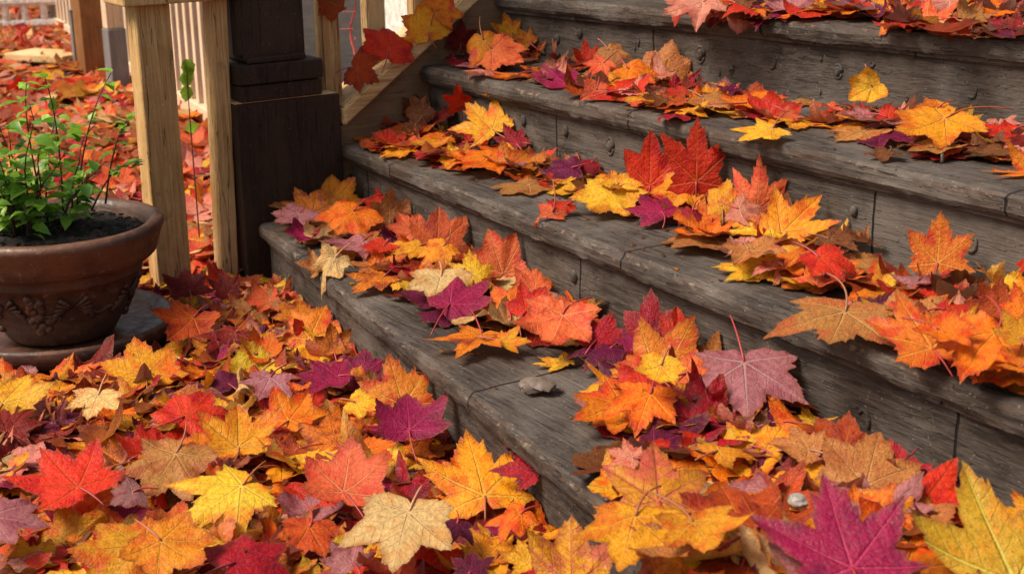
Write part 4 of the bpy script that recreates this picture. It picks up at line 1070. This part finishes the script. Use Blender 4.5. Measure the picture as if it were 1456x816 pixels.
# ------------------------------------------------------------------ clay pot, saucer and plant
def relief(bm, ang, z, r, sx, sz, kind):
    pass
px_, py_ = POTC
pot = thing('clay_pot', (px_, py_, 0), 'aged brown terracotta pot with leaf relief standing on a clay saucer left of the balusters', 'flower pot')
H0 = .028
prof = [(.0, H0), (.098, H0), (.105, H0+.006), (.122, H0+.035), (.140, H0+.075), (.154, H0+.105), (.160, H0+.122), (.166, H0+.125), (.168, H0+.131), (.166, H0+.136), (.170, H0+.145), (.171, H0+.152)]
bm = bmesh.new(); lathe(bm, prof, px_, py_, 96, .012); from_bm('body', bm, TERRA, pot, True)
bm = bmesh.new(); RZ = H0+.150
rim = [(.150, RZ-.03), (.168, RZ-.001), (.188, RZ+.001), (.196, RZ+.008), (.200, RZ+.020), (.207, RZ+.045), (.213, RZ+.058), (.214, RZ+.066), (.208, RZ+.073), (.198, RZ+.075), (.188, RZ+.070), (.182, RZ+.058), (.172, RZ+.02)]
lathe(bm, rim, px_, py_, 96, .02); from_bm('rim', bm, TERRA, pot, True)
bm = bmesh.new(); rr_ = lathe(bm, [(.182-.0088*i, RZ+.046+.0008*i) for i in range(21)], px_, py_, 72, 0)
for v in bm.verts: v.co.z += .010*mnoise.noise(v.co*30)+.008*mnoise.noise(v.co*80)+.004*mnoise.noise(v.co*200)
bm.faces.new(rr_[-1]); so = from_bm('soil', bm, PSOIL, pot, True)
bm = bmesh.new()
def rad_at(z):
    for (r0, z0), (r1, z1) in zip(prof, prof[1:]):
        if z0 <= z <= z1 and z1 > z0: return r0+(r1-r0)*(z-z0)/(z1-z0)
    return .17
for k in range(7):
    bm = bmesh.new()
    ac = -.55+k*2*math.pi/7
    if k % 2 == 0:
        for i in range(26):
            v = random.random(); da = random.gauss(0, .09)*(1-v*.6); z = H0+.03+.085*(1-v); r = rad_at(z)
            c = bmesh.new(); bmesh.ops.create_icosphere(c, subdivisions=2, radius=.0085)
            for q in c.verts: q.co = q.co+Vector((px_+math.cos(ac+da)*(r+.001), py_+math.sin(ac+da)*(r+.001), z))
            merge(bm, c)
    tube(bm, [(px_+math.cos(ac+q*.06)*(rad_at(H0+.07)+.001), py_+math.sin(ac+q*.06)*(rad_at(H0+.07)+.001), H0+.07+.003*math.sin(q)) for q in range(-5, 6)], .004, .004, 6)
    for s_ in (-1, 1):                                       # spreading relief leaves beside each bunch
        for j in range(5):
            a0 = ac+s_*(.16+.03*j); z1 = H0+.06+j*.012; pts = []
            for i in range(7):
                t = i/6; z = z1+.035*math.sin(t*1.5)*(1-.25*j)-.02*t; a = a0+s_*t*.16; r = rad_at(max(z, H0))+.002+.003*math.sin(t*3.1)
                pts.append((px_+math.cos(a)*r, py_+math.sin(a)*r, max(z, H0+.01)))
            tube(bm, pts, .0055, .0015, 6)
    from_bm('leaf_relief', bm, TERRA, pot, True)

sa = thing('clay_saucer', (px_, py_, 0), 'shallow brown clay saucer under the pot', 'saucer')
bm = bmesh.new(); sp_ = [(.005, .022), (.15, .024), (.195, .032), (.208, .052), (.216, .057), (.223, .050), (.210, .018), (.18, .002), (.005, .001)]
lathe(bm, sp_, px_, py_, 80, .01); from_bm('saucer_dish', bm, TERRA, sa, True)
bm = bmesh.new()
for i in range(260):
    a = random.uniform(0, 6.28); r = .172*math.sqrt(random.random()); c = bmesh.new(); bmesh.ops.create_cube(c, size=1)
    Q = Matrix.Rotation(random.uniform(0, 6.28), 3, 'Z') @ Matrix.Rotation(random.uniform(-.7, .7), 3, 'X'); s_ = random.uniform(.003, .009)
    for v in c.verts: v.co = Q @ Vector((v.co.x*s_*random.uniform(1, 1.7), v.co.y*s_*.7, v.co.z*s_*.5))+Vector((px_+r*math.cos(a), py_+r*math.sin(a), RZ+.056+.006*mnoise.noise(Vector((a, r*30, 0)))))
    merge(bm, c)
tag(from_bm('mulch', bm, PSOIL, pot), kind='stuff')
# green shrub
pl = thing('potted_plant', (px_, py_, RZ+.04), 'leggy green potted plant with small leaves and dark stems growing in the clay pot', 'plant')
sb = bmesh.new(); lvs = []; tint = []
gm_v, gm_f, gm_t = [], [], []
def gleaf(p, d, n, ln, tn):
    d = Vector(d).normalized(); n = Vector(n); n = (n-d*n.dot(d)).normalized(); s = d.cross(n); k0 = len(gm_v); K = 7
    dr = random.uniform(.0, .5)
    for i in range(K+1):
        t = i/K; wd = ln*.33*math.sin(math.pi*min(1, t*1.0)**.75)*(1+(.10 if i % 2 else -.06)); 
        c = Vector(p)+d*ln*t-n*ln*dr*t*t
        for j in (-1, 0, 1): gm_v.append(c+s*wd*j+n*abs(j)*wd*.35); gm_t.append(tn)
    for i in range(K):
        for j in (0, 1): a = k0+i*3+j; gm_f.append((a, a+1, a+4, a+3))
SZ = RZ+.055
for i in range(27):
    a = random.uniform(0, 6.28); r = .09*math.sqrt(random.random()); b0 = Vector((px_-.02+r*math.cos(a), py_-.045+r*math.sin(a), SZ))
    h = random.uniform(.06, .21) if i > 8 else random.uniform(.17, .27); out = Vector((math.cos(a), math.sin(a), 0))*random.uniform(.02, .13)
    pts = []; N = 9
    for j in range(N):
        t = j/(N-1); pts.append(b0+out*t*t+Vector((0, 0, h*t))+Vector((mnoise.noise(Vector((i*3, t*3, 0))), mnoise.noise(Vector((i*3, t*3, 9))), 0))*.022*t)
    tube(sb, pts, .0024, .0009, 5)
    for j in range(2, N):
        for m in range(2):
            dd = Vector((random.uniform(-1, 1), random.uniform(-1, 1), random.uniform(-.25, .55))); ln = random.uniform(.024, .048)*(1.15-.3*j/N)
            q = pts[j]+Vector((0, 0, random.uniform(-.01, .01))); e = q+dd.normalized()*.008; tube(sb, [q, (q+e)/2, e], .0007, .0005, 4)
            gleaf(e, dd, Vector((random.uniform(-.5, .5), random.uniform(-.5, .5), 1)), ln, random.random())
# long outlying sprays
for (x0, y0, xm, ym, x1, y1) in [(110, 290, 118, 170, 158, 104), (60, 290, 30, 160, 38, 118), (130, 300, 165, 220, 186, 240), (40, 300, 5, 330, 12, 352), (90, 300, 85, 170, 64, 112), (150, 290, 160, 190, 184, 172)]:
    A_, B_, C_ = [Vector(on_plane((px_, py_, 0), (CAM-np.array([px_, py_, .93]))*np.array([1, 1, 0]), x, y)) for x, y in ((x0, y0), (xm, ym), (x1, y1))]
    A_ = Vector((A_.x, A_.y, max(A_.z, SZ-.005)))
    pts = [A_*(1-t)**2+B_*2*t*(1-t)+C_*t*t for t in [i/9 for i in range(10)]]; tube(sb, pts, .0022, .0009, 5)
    for j in range(4, 10):
        for m in range(2):
            dd = Vector((random.uniform(-1, 1), random.uniform(-1, 1), random.uniform(-.2, .6))); gleaf(pts[j], dd, Vector((0, 0, 1)), random.uniform(.022, .036), random.random()*.5+.5)
from_bm('branches', sb, TWIG, pl, True)
me = bpy.data.meshes.new('foliage'); me.from_pydata([tuple(v) for v in gm_v], [], gm_f); at = me.attributes.new('tint', 'FLOAT', 'POINT'); at.data.foreach_set('value', gm_t)
link('foliage', me, GREEN, pl, smooth=True)
# green sprig behind the railing
sg = thing('green_sprig', (*on(2, 0, 262, 200)[:2], 0), 'green leafy sprig showing between the two cream balusters', 'plant')
gm_v, gm_f, gm_t = [], [], []; sb = bmesh.new()
dpt = (-.35, .35, 0); nn = (CAM-np.array([-.35, .35, .93]))*np.array([1, 1, 0])
A_, B_, C_ = [Vector(on_plane(dpt, nn, x, y)) for x, y in ((275, 230), (268, 150), (264, 84))]
A_.z = 0; pts = [A_*(1-t)**2+B_*2*t*(1-t)+C_*t*t for t in [i/9 for i in range(10)]]; tube(sb, pts, .002, .001, 5)
for j in (9, 9, 8, 8, 7, 5): gleaf(pts[j], (random.uniform(-.6, .3), random.uniform(-.6, .3), -.8), (1, -.3, .3), .045, .9)
from_bm('branches', sb, TWIG, sg, True)
me = bpy.data.meshes.new('foliage'); me.from_pydata([tuple(v) for v in gm_v], [], gm_f); at = me.attributes.new('tint', 'FLOAT', 'POINT'); at.data.foreach_set('value', gm_t)
link('foliage', me, GREEN, sg, smooth=True)
